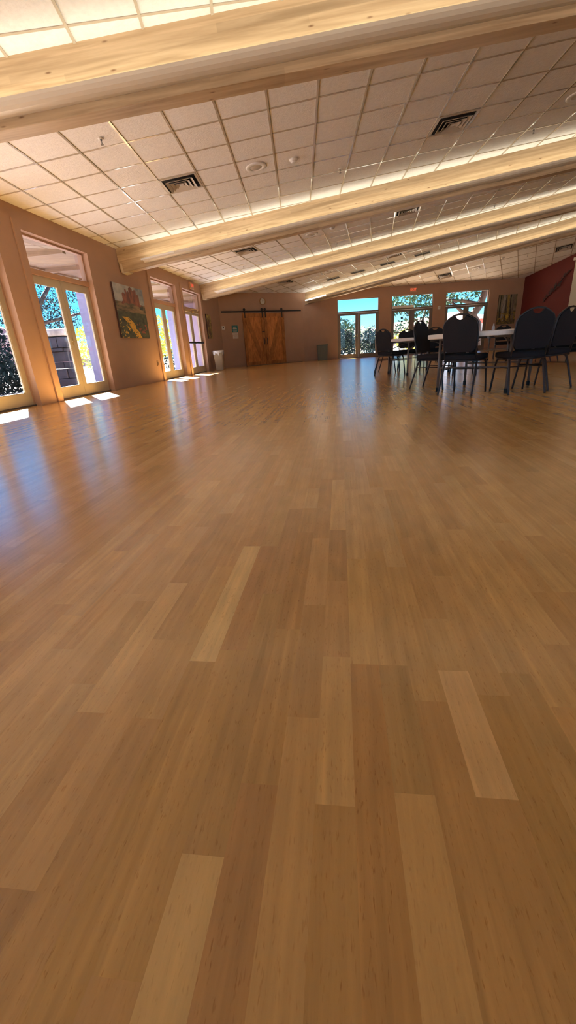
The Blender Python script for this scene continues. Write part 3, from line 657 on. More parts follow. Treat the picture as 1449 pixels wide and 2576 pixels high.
def landscape(u, v):
    sky = lerp((.16,.20,.26), (.46,.47,.45), fbm(u*5, v*5, 3)*1.9-.4)
    # rock skyline
    prof = .74
    tow = [(.30,.05,.86),(.38,.03,.93),(.46,.05,.90),(.55,.06,.99),(.63,.04,.93),(.70,.04,.96),(.77,.05,.88)]
    hgt = .70 - .05*abs(u-.5)
    for c, w, t in tow:
        if abs(u-c) < w: hgt = max(hgt, t - .5*abs(u-c))
    if .2 < u < .86: hgt = max(hgt, .80 - .45*abs(u-.53))
    if v > hgt: return sky
    if v > .66 - .10*abs(u-.5) + .03*vn(u*9, 2, 5) and .2 < u < .88:
        return lerp((.10,.035,.028), (.33,.11,.06), fbm(u*22, v*7, 6)*1.7-.35)
    if u > .78 and v > .58 and (u-.86)**2*3+(v-.63)**2 < .012: return lerp((.012,.03,.02),(.05,.07,.05), fbm(u*20,v*20,8))
    hill = lerp((.07,.065,.035), (.34,.23,.12), fbm(u*6, v*16, 9)*1.8-.45)
    if v > .50: c = lerp(hill, (.30,.19,.10), .4 if abs(v-(.56-.05*u)) < .02 else 0)
    else: c = lerp((.022,.035,.022), (.10,.11,.055), fbm(u*14, v*18, 12)*1.7-.3)
    # red brush
    if .08 < v < .30 and u > .55 and fbm(u*26, v*26, 21) > .62: c = (.33,.08,.05)
    # sweep of yellow flowers
    cx = .12 + .50*(1-((v-.0)/.42))**.55 if v < .42 else -1
    if v < .40 and abs(u-cx) < .075 + .05*fbm(u*4,v*4,30) and fbm(u*24, v*26, 31) > .36: return lerp((.40,.19,.02), (.80,.47,.06), fbm(u*40,v*40,33)*1.4)
    if v < .36 and u < cx and fbm(u*17, v*20, 41) > .66: return (.72,.42,.05)
    return c
canvas('landscape_painting', LW0, pi/2, 9.66+7, 11.15+7, 1.09, 2.21, 96, 78, landscape, 'large unframed landscape painting of red rocks and yellow flowers on the left wall')
def aspen(u, v):
    c = lerp((.05,.045,.02), (.20,.15,.06), fbm(u*9, v*9, 50)*1.6-.2)
    if v > .45: c = lerp(c, (.30,.27,.20), fbm(u*4, v*3, 51)*1.5-.3)
    for tc_, w, cc in ((.12,.03,(.03,.035,.02)), (.30,.075,(.36,.32,.27)), (.42,.02,(.05,.04,.03)), (.55,.055,(.40,.26,.07)), (.68,.03,(.035,.03,.02)), (.82,.05,(.20,.15,.11))):
        if abs(u-tc_-.02*sin(v*6+tc_*9)) < w and v > .12: c = lerp(cc, (.02,.02,.012), max(0, fbm(u*30, v*14, 52)*1.6-.7))
    if v < .38 and fbm(u*16, v*16, 53) > .58: c = (.30,.19,.04)
    if (u-.55)**2 + (v-.26)**2 < .006: c = (.62,.40,.06)
    return c
canvas('forest_painting', WC, AWn, 8.97, 9.80, 1.05, 2.28, 44, 62, aspen, 'painting of birch trunks in autumn forest, right of the far windows')
def slimp(u, v): return lerp((.08,.05,.02), (.55,.44,.12), (fbm(u*5, v*7, 60)*2-.6) + (.4 if v > .8 else 0)) if fbm(u*8, v*8, 62) > .42 else (.16,.07,.03)
canvas('autumn_painting', LW0, pi/2, 16.42+7, 16.97+7, 1.16, 2.0, 24, 34, slimp, 'narrow yellow and brown painting above the lined trash can')

# barn doors
barn = None
BD_D = Vector((cos(AB), sin(AB), 0))
def barn_leaf(a, b, flip, label):
    r = empty('barn_door', BC, AB); tag(r, label, 'door', 'sliding barn doors')
    r.location = BC + BD_D*((a+b)/2); w = (b-a)/2
    n = 6
    bm = bmesh.new()
    for k in range(n): x0 = -w+2*w*k/n; box(bm, x0+.002, x0+2*w/n-.002, -.075, -.045, .015, 2.13, bev=.003)
    mesh_obj('planks', bm, M['barn'], r)
    bm = bmesh.new()
    sw = .13
    box(bm, -w, -w+sw, -.098, -.0755, .015, 2.13, bev=.003); box(bm, w-sw, w, -.098, -.0755, .015, 2.13, bev=.003)
    box(bm, -w+sw, w-sw, -.098, -.0755, .015, .17, bev=.003); box(bm, -w+sw, w-sw, -.098, -.0755, 1.99, 2.13, bev=.003)
    mesh_obj('rails_and_stiles', bm, M['barn2'], r)
    x0, x1 = (-w+sw, w-sw) if not flip else (w-sw, -w+sw)
    bm = bmesh.new(); dx = .13 if x1 > x0 else -.13
    poly = [(x0,1.985),(x0,1.80),(x1-dx,.175),(x1,.175),(x1,.36),(x0+dx,1.985)]
    prism(bm, poly, -.094, -.0756); fix(mesh_obj('diagonal_brace', bm, M['barn2'], r))
    hx = (w-.07) if not flip else (-w+.07)
    bm = bmesh.new(); tube(bm, [(hx,-.10,.87),(hx,-.14,.90),(hx,-.15,1.0),(hx,-.14,1.10),(hx,-.10,1.13)], .014, 8); mesh_obj('pull_handle', bm, M['dark'], r)
    for hx2 in ((-w+.10), (w-.07 if not flip else w-.10)) if not flip else ((-w+.07), (w-.10)):
        bm = bmesh.new(); box(bm, hx2-.022, hx2+.022, -.112, -.1, 1.95, 2.26)
        b2 = bmesh.new(); lathe(b2, [(0,-.012),(.048,-.012),(.055,-.008),(.055,.008),(.048,.012),(0,.012)], 20)
        bmesh.ops.rotate(b2, verts=b2.verts, cent=(0,0,0), matrix=Matrix.Rotation(pi/2, 3, 'X')); bmesh.ops.translate(b2, verts=b2.verts, vec=(hx2,-.085,2.275))
        me = bpy.data.meshes.new('t'); b2.to_mesh(me); b2.free(); bm.from_mesh(me); bpy.data.meshes.remove(me)
        mesh_obj('roller_hanger', bm, M['dark'], r)
    return r
b1 = barn_leaf(1.0, 2.013, False, 'left sliding barn door of knotty orange stained pine, nearer the teal sign')
b2_ = barn_leaf(2.023, 3.035, True, 'right sliding barn door of knotty orange stained pine, farther from the teal sign')
mesh_box('latch', (.37, .49, -.115, -.099, 1.375, 1.405), M['dark'], b1)
r = empty('barn_door_rail', BC, AB); tag(r, 'long black steel sliding rail above the barn doors', 'rail')
bm = bmesh.new(); box(bm, .04, 3.96, -.09, -.08, 2.175, 2.225); mesh_obj('flat_bar', bm, M['dark'], r)
for k in range(9):
    b3 = bmesh.new(); lathe(b3, [(.014,0),(.014,.08)], 10); bmesh.ops.rotate(b3, verts=b3.verts, cent=(0,0,0), matrix=Matrix.Rotation(pi/2, 3, 'X')); bmesh.ops.translate(b3, verts=b3.verts, vec=(.14+k*.46,-.0005,2.20))
    mesh_obj('standoff', b3, M['dark'], r)
mesh_box('trim_8', (1.0, 3.9, -.13, -.02, .001, .022), M['threshold']).matrix_world = Matrix.Translation(BC) @ Matrix.Rotation(AB, 4, 'Z')
tag(bpy.data.objects['trim_8'], kind='structure')

# clock
r = empty('wall_clock', BC + BD_D*2.05 + Vector((0,0,2.59)), AB); tag(r, 'round wall clock with wooden rim above the barn doors', 'clock')
def disc(name, r0, r1, y0, y1, mat, parent, seg=32):
    bm = bmesh.new(); lathe(bm, [(r0, 0), (r1, 0), (r1, y1-y0), (r0, y1-y0), (r0, 0)] if r0 > 0 else [(0,0),(r1,0),(r1,y1-y0),(0,y1-y0)], seg, cap=r0 == 0)
    o = mesh_obj(name, bm, mat, parent); o.rotation_euler = (pi/2,0,0); o.location = (0,-y0,0); return fix(o)
disc('rim', .115, .15, .001, .04, M['clockrim'], r); disc('face', 0, .117, .002, .02, M['clockface'], r)
bm = bmesh.new(); tube(bm, [(0,-.024,0),(.045,-.024,.03)], .004, 6); mesh_obj('hour_hand', bm, M['dark'], r)
bm = bmesh.new(); tube(bm, [(0,-.029,0),(-.03,-.029,.075)], .003, 6); mesh_obj('minute_hand', bm, M['dark'], r)
for k in range(12):
    a = 2*pi*k/12; mesh_box('hour_mark', (.10*sin(a)-.004, .10*sin(a)+.004, -.023, -.0205, .10*cos(a)-.004, .10*cos(a)+.004), M['dark'], r)
# thermostat
r = empty('thermostat', BC + BD_D*.09 + Vector((0,0,1.60)), AB); tag(r, 'square white thermostat left of the teal sign', 'thermostat')
mesh_box('housing', (-.065,.065,-.025,-.001,-.07,.07), M['white'], r, bev=.008); mesh_box('display', (-.025,.025,-.028,-.0255,-.02,.03), M['dark'], r)
# teal sign
r = empty('wall_sign', BC + BD_D*.625 + Vector((0,0,1.54)), AB); tag(r, 'teal square sign with pale lines of writing left of the barn doors', 'sign')
mesh_box('plate', (-.135,.135,-.010,-.001,-.135,.135), M['teal'], r, bev=.002)
bm = bmesh.new()
for z, w, h in ((.075,.075,.016),(.025,.10,.008),(.0,.085,.008),(-.045,.105,.010),(-.085,.085,.009)):
    x = -w
    while x < w:
        l = random.uniform(.012,.03); box(bm, x, min(x+l, w), -.0125, -.0102, z-h, z+h); x += l+.007
mesh_obj('lettering', bm, M['paper'], r)
for z, hh, lab in ((1.353,.045,'upper white notice under the teal sign'), (1.228,.068,'lower white notice under the teal sign')):
    r = empty('paper_notice', BC + BD_D*.625 + Vector((0,0,z)), AB); tag(r, lab, 'notice', 'paper notices by the barn doors')
    mesh_box('sheet', (-.125,.125,-.005,-.001,-hh,hh), M['paper'], r)
    bm = bmesh.new(); zz = hh-.018
    while zz > -hh+.012:
        x = -.095
        while x < .09:
            l = random.uniform(.012,.035); box(bm, x, min(x+l,.095), -.0065, -.0052, zz-.0045, zz+.0045); x += l+.009
        zz -= .026
    mesh_obj('print', bm, M['tableleg'], r)
# exit signs
def exit_sign(P, ang, s, z, w, h, label, d=.07):
    r = empty('exit_sign', P + Vector((cos(ang), sin(ang), 0))*s + Vector((0,0,z)), ang); tag(r, label, 'exit sign', 'exit signs')
    mesh_box('housing', (-w,w,-d,-.001,-h,h), M['exitbody'], r, bev=.008)
    text_mesh('lettering', 'EXIT', h*1.35, M['exitred'], r, (0,-d-.001,0))
    return r
r = exit_sign(LW0, pi/2, 22.15, 2.77, .16, .10, 'exit sign on the left wall above the panic-bar doors')
exit_sign(WC, AWn, 5.04, 2.745, .15, .10, 'exit sign above the middle far window')
# light switch + alarm on far wall
r = empty('wall_switch', WC + WD*6.27 + Vector((0,0,1.94)), AWn); tag(r, 'small white wall unit between the middle and right far windows', 'switch')
mesh_box('plate', (-.06,.06,-.02,-.001,-.07,.07), M['white'], r, bev=.004); mesh_box('button', (-.02,.02,-.028,-.0205,-.02,.03), M['paper'], r)
r = empty('wall_outlet', LW0 + Vector((0,11.46+7,.47)), pi/2); tag(r, 'brown wall outlet right of the landscape painting, low on the wall', 'outlet')
mesh_box('plate', (-.04,.04,-.012,-.001,-.065,.065), M['clockrim'], r, bev=.003); mesh_box('socket_face', (-.018,.018,-.016,-.0125,-.04,.04), M['dark'], r)
# red wall: leaf sculpture and screen
r = empty('leaf_sculpture', RC, aR); tag(r, 'dark metal branch of leaves mounted diagonally on the red wall', 'wall sculpture')
bm = bmesh.new(); tube(bm, [(1.18,-.03,1.80),(1.45,-.04,2.05),(1.62,-.04,2.20),(1.85,-.04,2.42),(2.16,-.03,2.76)], .012, 6); mesh_obj('stem', bm, M['leafmetal'], r)
random.seed(3)
pts = [(1.18,1.80),(1.45,2.05),(1.62,2.20),(1.85,2.42),(2.16,2.76)]
for k in range(20):
    t = k/19*3.999; i = int(t); f = t-i; x = pts[i][0]*(1-f)+pts[i+1][0]*f; z = pts[i][1]*(1-f)+pts[i+1][1]*f
    a = R(48) + random.choice((-1,1))*random.uniform(.3,1.1); L_ = random.uniform(.12,.20); wd = L_*.2
    bm = bmesh.new(); poly = [(0,0),(L_*.3,wd),(L_*.7,wd*.7),(L_,0),(L_*.7,-wd*.7),(L_*.3,-wd)]
    poly = [(x+p*cos(a)-q*sin(a), z+p*sin(a)+q*cos(a)) for p, q in poly]
    yy = -.055-random.random()*.03; prism(bm, poly, yy-.004, yy); fix(mesh_obj('metal_leaf', bm, M['leafmetal'], r))
r = empty('projection_screen', RC, aR); tag(r, 'pale projection screen hanging on the red wall at the right edge', 'projection screen')
mesh_box('screen_cloth', (2.47,5.0,-.06,-.05,1.27,3.15), M['screen'], r); mesh_box('roller_case', (2.40,5.07,-.11,-.03,3.15,3.25), M['white'], r, bev=.01); mesh_box('weight_bar', (2.47,5.0,-.066,-.044,1.245,1.27), M['white'], r)

# trash cans
r = empty('trash_can', (-4.62,16.5,0), R(8)); tag(r, 'beige trash can with white plastic liner by the corner beside the left doors', 'trash can')
def frustum(bm, w0, d0, w1, d1, z0, z1): hexa(bm, [(-w0,-d0,z0),(w0,-d0,z0),(w0,d0,z0),(-w0,d0,z0),(-w1,-d1,z1),(w1,-d1,z1),(w1,d1,z1),(-w1,d1,z1)])
bm = bmesh.new(); frustum(bm, .13,.17,.17,.21,.01,.68); bmesh.ops.bevel(bm, geom=list(bm.edges), offset=.02, segments=2, affect='EDGES'); mesh_obj('bin', bm, M['canbeige'], r)
bm = bmesh.new()
rg = []
for zz, f in ((.60,1.06),(.64,1.07),(.70,1.05),(.725,1.0),(.70,.9)):
    ring = []
    for k in range(36):
        a = 2*pi*k/36; sx = .178*f; sy = .218*f; m_ = max(abs(cos(a)), abs(sin(a))); q = .82 + .18/m_*.98
        wob = 1+.02*sin(k*2.7)+.012*sin(k*5.1)
        drop = .05*sin(k*1.3)+.03*sin(k*3.1) if zz < .61 else 0
        ring.append(bm.verts.new((sx*cos(a)*q*1.12*wob, sy*sin(a)*q*1.12*wob, zz+drop)))
    rg.append(ring)
for i in range(4):
    for k in range(36): bm.faces.new([rg[i][k], rg[i][(k+1)%36], rg[i+1][(k+1)%36], rg[i+1][k]])
mesh_obj('plastic_liner', bm, M['bag'], r, True)
r = empty('recycling_bin', WC + WD*.83 - Vector((-sin(AWn), cos(AWn), 0))*.30, AWn); tag(r, 'grey green rectangular bin against the wall left of the far windows', 'trash can')
bm = bmesh.new(); frustum(bm, .215,.14,.235,.155,.01,.66); mesh_obj('bin', bm, M['cangreen'], r)
bm = bmesh.new(); box(bm, -.25,.25,-.17,.17,.66,.70, bev=.012); box(bm, -.10,.10,-.172,-.168,.60,.64); mesh_obj('lid', bm, M['cangreen'], r)
# ------------------------------------------------------------------ chairs
CS = .92
def make_chair():
    r = empty('banquet_chair')
    S = CS
    bm = bmesh.new(); box(bm, -.205*S,.205*S,-.19*S,.22*S,.405*S,.475*S, bev=.026*S); mesh_obj('seat', bm, M['fabric'], r, True)
    # back outline (x,z), leaning back
    ol = [(-.165,.50),(-.195,.54),(-.205,.70),(-.205,.80),(-.185,.845),(-.13,.885),(-.075,.915),(0,.925),(.075,.915),(.13,.885),(.185,.845),(.205,.80),(.205,.70),(.195,.54),(.165,.50)]
    def lean(z): return -.185 - .17*(z-.47)
    inner = [(-.158,.503),(-.190,.543),(-.199,.70),(-.199,.80),(-.180,.842),(-.125,.877),(-.066,.906),(-.055,.884),(-.032,.868),(0,.862),(.032,.868),(.055,.884),(.066,.906),(.125,.877),(.180,.842),(.199,.80),(.199,.70),(.190,.543),(.158,.503)]
    bm = bmesh.new(); fr = [bm.verts.new((x*S, (lean(z)+.022)*S, z*S)) for x, z in inner]; bk = [bm.verts.new((x*S, (lean(z)-.018)*S, z*S)) for x, z in inner]
    # fan to a centre for concave outline
    cf = bm.verts.new((0, (lean(.68)+.034)*S, .68*S)); cb = bm.verts.new((0, (lean(.68)-.026)*S, .68*S)); n = len(inner)
    for i in range(n):
        j = (i+1)%n
        bm.faces.new([cf, fr[j], fr[i]]); bm.faces.new([cb, bk[i], bk[j]]); bm.faces.new([fr[i], fr[j], bk[j], bk[i]])
    fix(mesh_obj('backrest', bm, M['fabric'], r))
    bm = bmesh.new(); tube(bm, [(x*S, lean(z)*S, z*S) for x, z in [(-.19,.43)]+ol[1:-1]+[(.19,.43)]], .011*S, 8); mesh_obj('back_frame', bm, M['chairmetal'], r, True)
    bm = bmesh.new(); tube(bm, [(-.19*S,-.18*S,.40*S),(-.19*S,.17*S,.395*S),(.19*S,.17*S,.395*S),(.19*S,-.18*S,.40*S),(-.19*S,-.18*S,.40*S)], .011*S, 8); mesh_obj('seat_frame', bm, M['chairmetal'], r, True)
    for s in (-1, 1):
        bm = bmesh.new(); tube(bm, [(s*.19*S,.13*S,.395*S),(s*.192*S,.165*S,.375*S),(s*.195*S,.185*S,.33*S),(s*.205*S,.235*S,.02*S),(s*.205*S,.237*S,0)], .0125*S, 8); mesh_obj('leg', bm, M['chairmetal'], r, True)
        bm = bmesh.new(); tube(bm, [(s*.19*S,-.12*S,.395*S),(s*.192*S,-.15*S,.375*S),(s*.195*S,-.17*S,.33*S),(s*.21*S,-.265*S,.02*S),(s*.21*S,-.268*S,0)], .0125*S, 8); mesh_obj('leg', bm, M['chairmetal'], r, True)
        bm = bmesh.new(); tube(bm, [(s*.197*S,.19*S,.30*S),(s*.197*S,-.18*S,.30*S)], .007*S, 6); mesh_obj('stretcher', bm, M['chairmetal'], r)
    bm = bmesh.new(); tube(bm, [(-.197*S,.195*S,.285*S),(.197*S,.195*S,.285*S)], .007*S, 6); mesh_obj('stretcher', bm, M['chairmetal'], r)
    return r
def dup(root):
    r = root.copy(); COL.objects.link(r)
    for ch in root.children:
        c = ch.copy(); COL.objects.link(c); c.parent = r
        for g in ch.children:
            d = g.copy(); COL.objects.link(d); d.parent = c
    return r
proto = make_chair()
G1, G2, G3 = 'banquet chairs around the nearest round table', 'banquet chairs around the second round table', 'banquet chairs at the tables on the far right'
# (x, y, facing vector, label, group)
chairs = [
 (1.44, 5.30, (.58,.81), 'dark banquet chair seen from behind at the nearest table, blocking the right far window', G1),
 (1.97, 5.13, (-.10,1), 'largest dark banquet chair, seen from behind in front of the red wall', G1),
 (1.25, 6.02, (.80,-.60), 'blue-lit banquet chair seen narrow from the side at the left of the nearest table', G1),
 (2.35, 5.42, (-.50,.87), 'banquet chair cut by the right edge, its bright frame edge leaning right', G1),
 (2.15, 8.0, (-.15,-1), 'banquet chair mostly hidden behind the nearest table, only legs showing', G2),
 (1.00, 8.95, (.75,.66), 'leftmost front banquet chair of the second table, seen from behind', G2),
 (1.04, 9.85, (1,-.35), 'banquet chair just behind the leftmost chair of the second table', G2),
 (1.50, 10.1, (-.05,-1), 'banquet chair facing the camera at the far side of the second table', G2),
 (1.95, 9.78, (-.4,-1), 'banquet chair with bright hand hole behind the blue-lit chair', G2),
 (2.47, 12.9, (-1,.1), 'banquet chair seen edge-on peeking out left of the nearest table chair', G3),
 (4.45, 12.9, (-.3,-1), 'banquet chair whose rounded top shows above the nearest table edge', G3),
 (4.43, 10.3, (-.6,.6), 'banquet chair in front of the red wall behind the bright chair edge', G3),
 (4.9, 9.6, (-.3,1), 'banquet chair at the right edge beyond the nearest table', G3),
]
for i, (x, y, f, lab, g) in enumerate(chairs):
    c = proto if i == 0 else dup(proto)
    c.location = (x, y, 0); c.rotation_euler = (0, 0, atan2(f[1], f[0])-pi/2)
    tag(c, lab, 'chair', g)

# ------------------------------------------------------------------ tables
TH = .667
def make_table():
    r = empty('round_folding_table')
    bm = bmesh.new(); lathe(bm, [(0,TH-.056),(.685,TH-.056),(.698,TH-.050),(.70,TH-.03),(.70,TH-.010),(.694,TH-.002),(.66,TH),(0,TH)], 56); mesh_obj('tabletop', bm, M['tabletop'], r)
    bm = bmesh.new()
    for y in (-.20,.20): box(bm, -.60,.60, y-.012, y+.012, TH-.080, TH-.057)
    mesh_obj('underframe', bm, M['tableleg'], r)
    pos = [(-.44,-.40),(.44,-.40),(-.44,.40),(.44,.40)]
    for (x, y) in pos:
        bm = bmesh.new(); tube(bm, [(x, y, .03),(x, y, TH-.06)], .016, 10); leg = mesh_obj('leg', bm, M['tableleg'], r, True)
        bm = bmesh.new(); lathe(bm, [(0,0),(.021,0),(.021,.045),(.016,.05)], 12, x, y); mesh_obj('foot_cap', bm, M['rubber'], leg)
    for sx in (-1, 1):
        bm = bmesh.new(); tube(bm, [(sx*.44,-.40,.28),(sx*.44,.40,.28)], .010, 8); tube(bm, [(sx*.44,-.40,TH-.065),(sx*.44,.40,TH-.065)], .012, 8); mesh_obj('crossbar', bm, M['tableleg'], r)
        for sy in (-1, 1):
            bm = bmesh.new(); tube(bm, [(sx*.44,sy*.40,.44),(sx*.36,sy*.36,.49),(sx*.20,sy*.28,.56),(sx*.06,sy*.20,TH-.075)], .009, 8); mesh_obj('brace', bm, M['tableleg'], r)
    return r
tp = make_table(); tp.location = (1.79,5.69,0); tp.rotation_euler = (0,0,R(-52)+pi/2+R(16)); tag(tp, 'nearest white round folding table with grey legs', 'table', 'white round folding tables')
t2 = dup(tp); t2.location = (1.55,9.05,0); t2.rotation_euler = (0,0,R(20)); tag(t2, 'second white round folding table, behind the blue-lit chair', 'table')
t3 = dup(tp); t3.location = (3.9,11.6,0); t3.rotation_euler = (0,0,R(50)); tag(t3, 'farther white round folding table carrying the plastic bottle', 'table')
r = empty('plastic_bottle', (3.62,11.2,TH)); tag(r, 'clear plastic bottle standing on the farther round table', 'bottle')
bm = bmesh.new(); lathe(bm, [(0,.001),(.032,.001),(.035,.02),(.035,.11),(.028,.14),(.013,.165),(.013,.18)], 20); mesh_obj('bottle_body', bm, M['bottle'], r, True)
bm = bmesh.new(); lathe(bm, [(.015,.178),(.015,.198),(0,.2)], 16); mesh_obj('cap', bm, M['white'], r)
# refreshment table at the right
r = empty('serving_table', (4.98,10.85,0), R(-22)); tag(r, 'rectangular serving table with yellow patterned edge cloth, far right before the red wall', 'table')
Z4 = .60
mesh_box('tabletop', (-.9,.9,-.36,.36,Z4-.04,Z4), M['tabletop'], r, bev=.006)
bm = bmesh.new(); box(bm, -.91,.91,-.372,-.362,Z4-.11,Z4-.002); box(bm, -.912,-.902,-.362,.36,Z4-.11,Z4-.002); mesh_obj('patterned_cloth', bm, M['yellowcloth'], r)
mesh_box('dark_drape', (-.88,.88,-.345,-.335,.16,Z4-.05), M['skirt'], r)
for x in (-.8,.8):
    for y in (-.28,.28):
        bm = bmesh.new(); tube(bm, [(x,y,0),(x,y,Z4-.04)], .016, 8); mesh_obj('leg', bm, M['tableleg'], r)
mw = Matrix.Translation((4.98,10.85,0)) @ Matrix.Rotation(R(-22), 4, 'Z')
def on_table(x, y): return mw @ Vector((x, y, Z4))
r = empty('white_box', on_table(-.60,-.20), R(-22)); tag(r, 'small white carton on the serving table', 'box')
mesh_box('carton', (-.10,.10,-.08,.08,.001,.085), M['white'], r, bev=.004); mesh_box('lid_flap', (-.102,.102,-.082,.082,.086,.095), M['white'], r)
r = empty('serving_tray', on_table(-.30,-.15), R(-22)); tag(r, 'low white tray right of the carton on the serving table', 'tray')
mesh_box('tray_base', (-.17,.17,-.11,.11,.001,.012), M['white'], r); bm = bmesh.new()
for a, b, c, d in ((-.18,.18,-.12,-.11),(-.18,.18,.11,.12),(-.18,-.17,-.11,.11),(.17,.18,-.11,.11)): box(bm, a, b, c, d, .001, .04)
mesh_obj('tray_rim', bm, M['white'], r)

# ------------------------------------------------------------------ outside
tag(mesh_box('patio', (-9.6, XW-.22, -8, 19.5, -.25, -.03), M['patio']), 'grey concrete patio outside the left doors', 'patio', kind='structure')
bm = bmesh.new()
n = 60
gv = [[bm.verts.new((-110+220*i/n, -60+240*j/n, -.26)) for j in range(n+1)] for i in range(n+1)]
for i in range(n):
    for j in range(n): bm.faces.new([gv[i][j], gv[i+1][j], gv[i+1][j+1], gv[i][j+1]])
tag(mesh_obj('ground', bm, M['ground']), kind='structure')
bm = bmesh.new(); box(bm, -6.62, XW-.22, -9, 18.7, 2.64, 2.80); box(bm, -6.66, -6.62, -9, 18.7, 2.60, 2.86)
for k in range(18): box(bm, -6.6, XW-.23, -8+1.5*k, -7.9+1.5*k, 2.56, 2.64)
tag(mesh_obj('trim_20', bm, M['soffit']), kind='structure')
# roof deck over the whole hall keeps daylight out of the ceiling void; it is open at the added skylight
bm = bmesh.new()
def deck(pl):
    zz = lambda x, y: 3.55 + .118*(x-XW)
    lo = [bm.verts.new((p[0], p[1], zz(*p))) for p in pl]; hi = [bm.verts.new((p[0], p[1], zz(*p)+.2)) for p in pl]
    bm.faces.new(list(reversed(lo))); bm.faces.new(hi)
    for i in range(len(pl)): bm.faces.new([lo[i], lo[(i+1)%len(pl)], hi[(i+1)%len(pl)], hi[i]])
deck([(-5.2,SKY1+.04),(13.4,SKY1+.04),(13.4,23),(8,23.2),(-2,21.7),(-5.2,18.9)])
deck([(-5.2,-7.3),(13.4,-7.3),(13.4,SKY0-.04),(-5.2,SKY0-.04)])
deck([(-5.2,SKY0-.04),(SKX0-.04,SKY0-.04),(SKX0-.04,SKY1+.04),(-5.2,SKY1+.04)])
deck([(SKX1+.04,SKY0-.04),(13.4,SKY0-.04),(13.4,SKY1+.04),(SKX1+.04,SKY1+.04)])
tag(mesh_obj('roof', bm, M['soffit']), kind='structure')
# unseen deep eave, added to keep sun from entering the far windows
bm = bmesh.new(); box(bm, -.2, WL+.6, .23, 4.6, 3.02, 3.15)
o = mesh_obj('trim_21', bm, M['soffit']); o.location = WC; o.rotation_euler = (0,0,AWn); tag(o, kind='structure')
for k, (y, lab) in enumerate(((5.6,'bluish square porch post outside the first left doors'), (11.6,'bluish square porch post seen through the doors left of the landscape painting'), (17.75,'bluish square porch post seen through the doors right of the landscape painting'))):
    r = empty('porch_post', (-6.72,y,-.03)); tag(r, lab, 'post', 'porch posts outside the left doors')
    bm = bmesh.new(); box(bm, -.14,.14,-.14,.14,.0,2.58, bev=.01); mesh_obj('shaft', bm, M['post'], r)
    bm = bmesh.new(); box(bm, -.17,.17,-.17,.17,0,.12, bev=.008); mesh_obj('base_block', bm, M['post'], r)
tag(wall('wall_wing', Vector((-6.65,18.85,-.1)), 0, 1.5, [], M['stucco'], top=2.9), kind='structure')
# stone pillar
r = empty('stone_pillar', (-8.45,12.45,-.03), R(12)); tag(r, 'stacked dark stone pillar with pale capstone outside the left doors', 'pillar')
bm = bmesh.new(); random.seed(5); z = 0
while z < 1.35:
    h = random.uniform(.10,.30); x = -.50
    while x < .48:
        l = random.uniform(.25,.55); x1 = min(x+l,.50); d = random.uniform(0,.10)
        box(bm, x+.006, x1-.006, -.36-d, .36, z+.006, min(z+h,1.4)-.006, bev=.02); x = x1
    z += h
mesh_obj('stone_courses', bm, M['stone'], r)
bm = bmesh.new(); box(bm, -.58,.50,-.46,.42,1.40,1.60, bev=.07); mesh_obj('capstone', bm, M['capstone'], r)
def leafmesh(name, clumps, size, mat, parent, seed=1):
    rnd = random.Random(seed); bm = bmesh.new()
    for (cx, cy, cz, rx, ry, rz, n) in clumps:
        for _ in range(n):
            while True:
                a, b, c = rnd.uniform(-1,1), rnd.uniform(-1,1), rnd.uniform(-1,1)
                if a*a+b*b+c*c < 1: break
            p = Vector((cx+a*rx, cy+b*ry, cz+c*rz)); s = size*rnd.uniform(.6,1.4)
            q = Vector((rnd.gauss(0,1), rnd.gauss(0,1), rnd.gauss(0,1))).normalized(); w = q.cross(Vector((rnd.gauss(0,1), rnd.gauss(0,1), rnd.gauss(0,1)))).normalized()
            bm.faces.new([bm.verts.new(p-q*s), bm.verts.new(p+w*s*.45), bm.verts.new(p+q*s), bm.verts.new(p-w*s*.45)])
    return mesh_obj(name, bm, mat, parent)
def tree(loc, label, trunk, clumps, size, leaf, seed, cat='tree', group=None, name='tree', tr=.14):
    r = empty(name, loc); tag(r, label, cat, group)
    if trunk:
        bm = bmesh.new()
        for path in trunk:
            nn = len(path); r0 = tr if path is trunk[0] else tr*.45
            tube(bm, path, r0, 9, rad=[r0*(1-.55*i/(nn-1)) for i in range(nn)])
        mesh_obj('trunk', bm, M['bark'], r, True)
    leafmesh('foliage', clumps, size, M[leaf], r, seed); return r
tree((-11.0,14.8,-.2), 'shady tree with small dark leaves above the stone pillar outside', [[(0,0,0),(.2,.3,1.5),(.1,.8,2.8),(.4,1.6,3.8)],[(.15,.5,2.2),(.9,2.0,2.6),(1.2,3.2,2.1)],[(.1,.7,2.6),(-.8,.2,3.6)]],
  [(0,1.0,4.0,1.9,2.3,1.3,3800),(-.2,1.2,2.5,1.4,1.7,.7,2600),(.8,2.6,3.9,.8,.9,.9,600)], .045, 'leafdark', 11)
tree((-9.0,9.9,-.2), 'dark broad shrub outside the first left doors', [[(0,0,0),(0,.1,.6),(.1,.1,1.0)]], [(0,0,.95,.9,1.4,1.05,4200),(.1,1.0,.6,.6,.7,.6,900)], .06, 'leafdark', 12, 'shrub', 'shrubs outside', 'shrub', .06)
tree((-14.0,24.4,-.2), 'yellow green bush seen through the right leaf of the door beside the painting', [[(0,0,0),(0,.1,.9)]], [(0,0,1.6,1.6,1.6,1.25,1400)], .10, 'leafyellow', 13, 'shrub', 'shrubs outside', 'shrub', .08)
tree((-11.5,21.2,-.2), 'pale dusty bush low behind the stone pillar', [[(0,0,0),(0,.1,.5)]], [(0,0,.75,1.3,1.2,.7,1100)], .08, 'leafpale', 14, 'shrub', 'shrubs outside', 'shrub', .06)
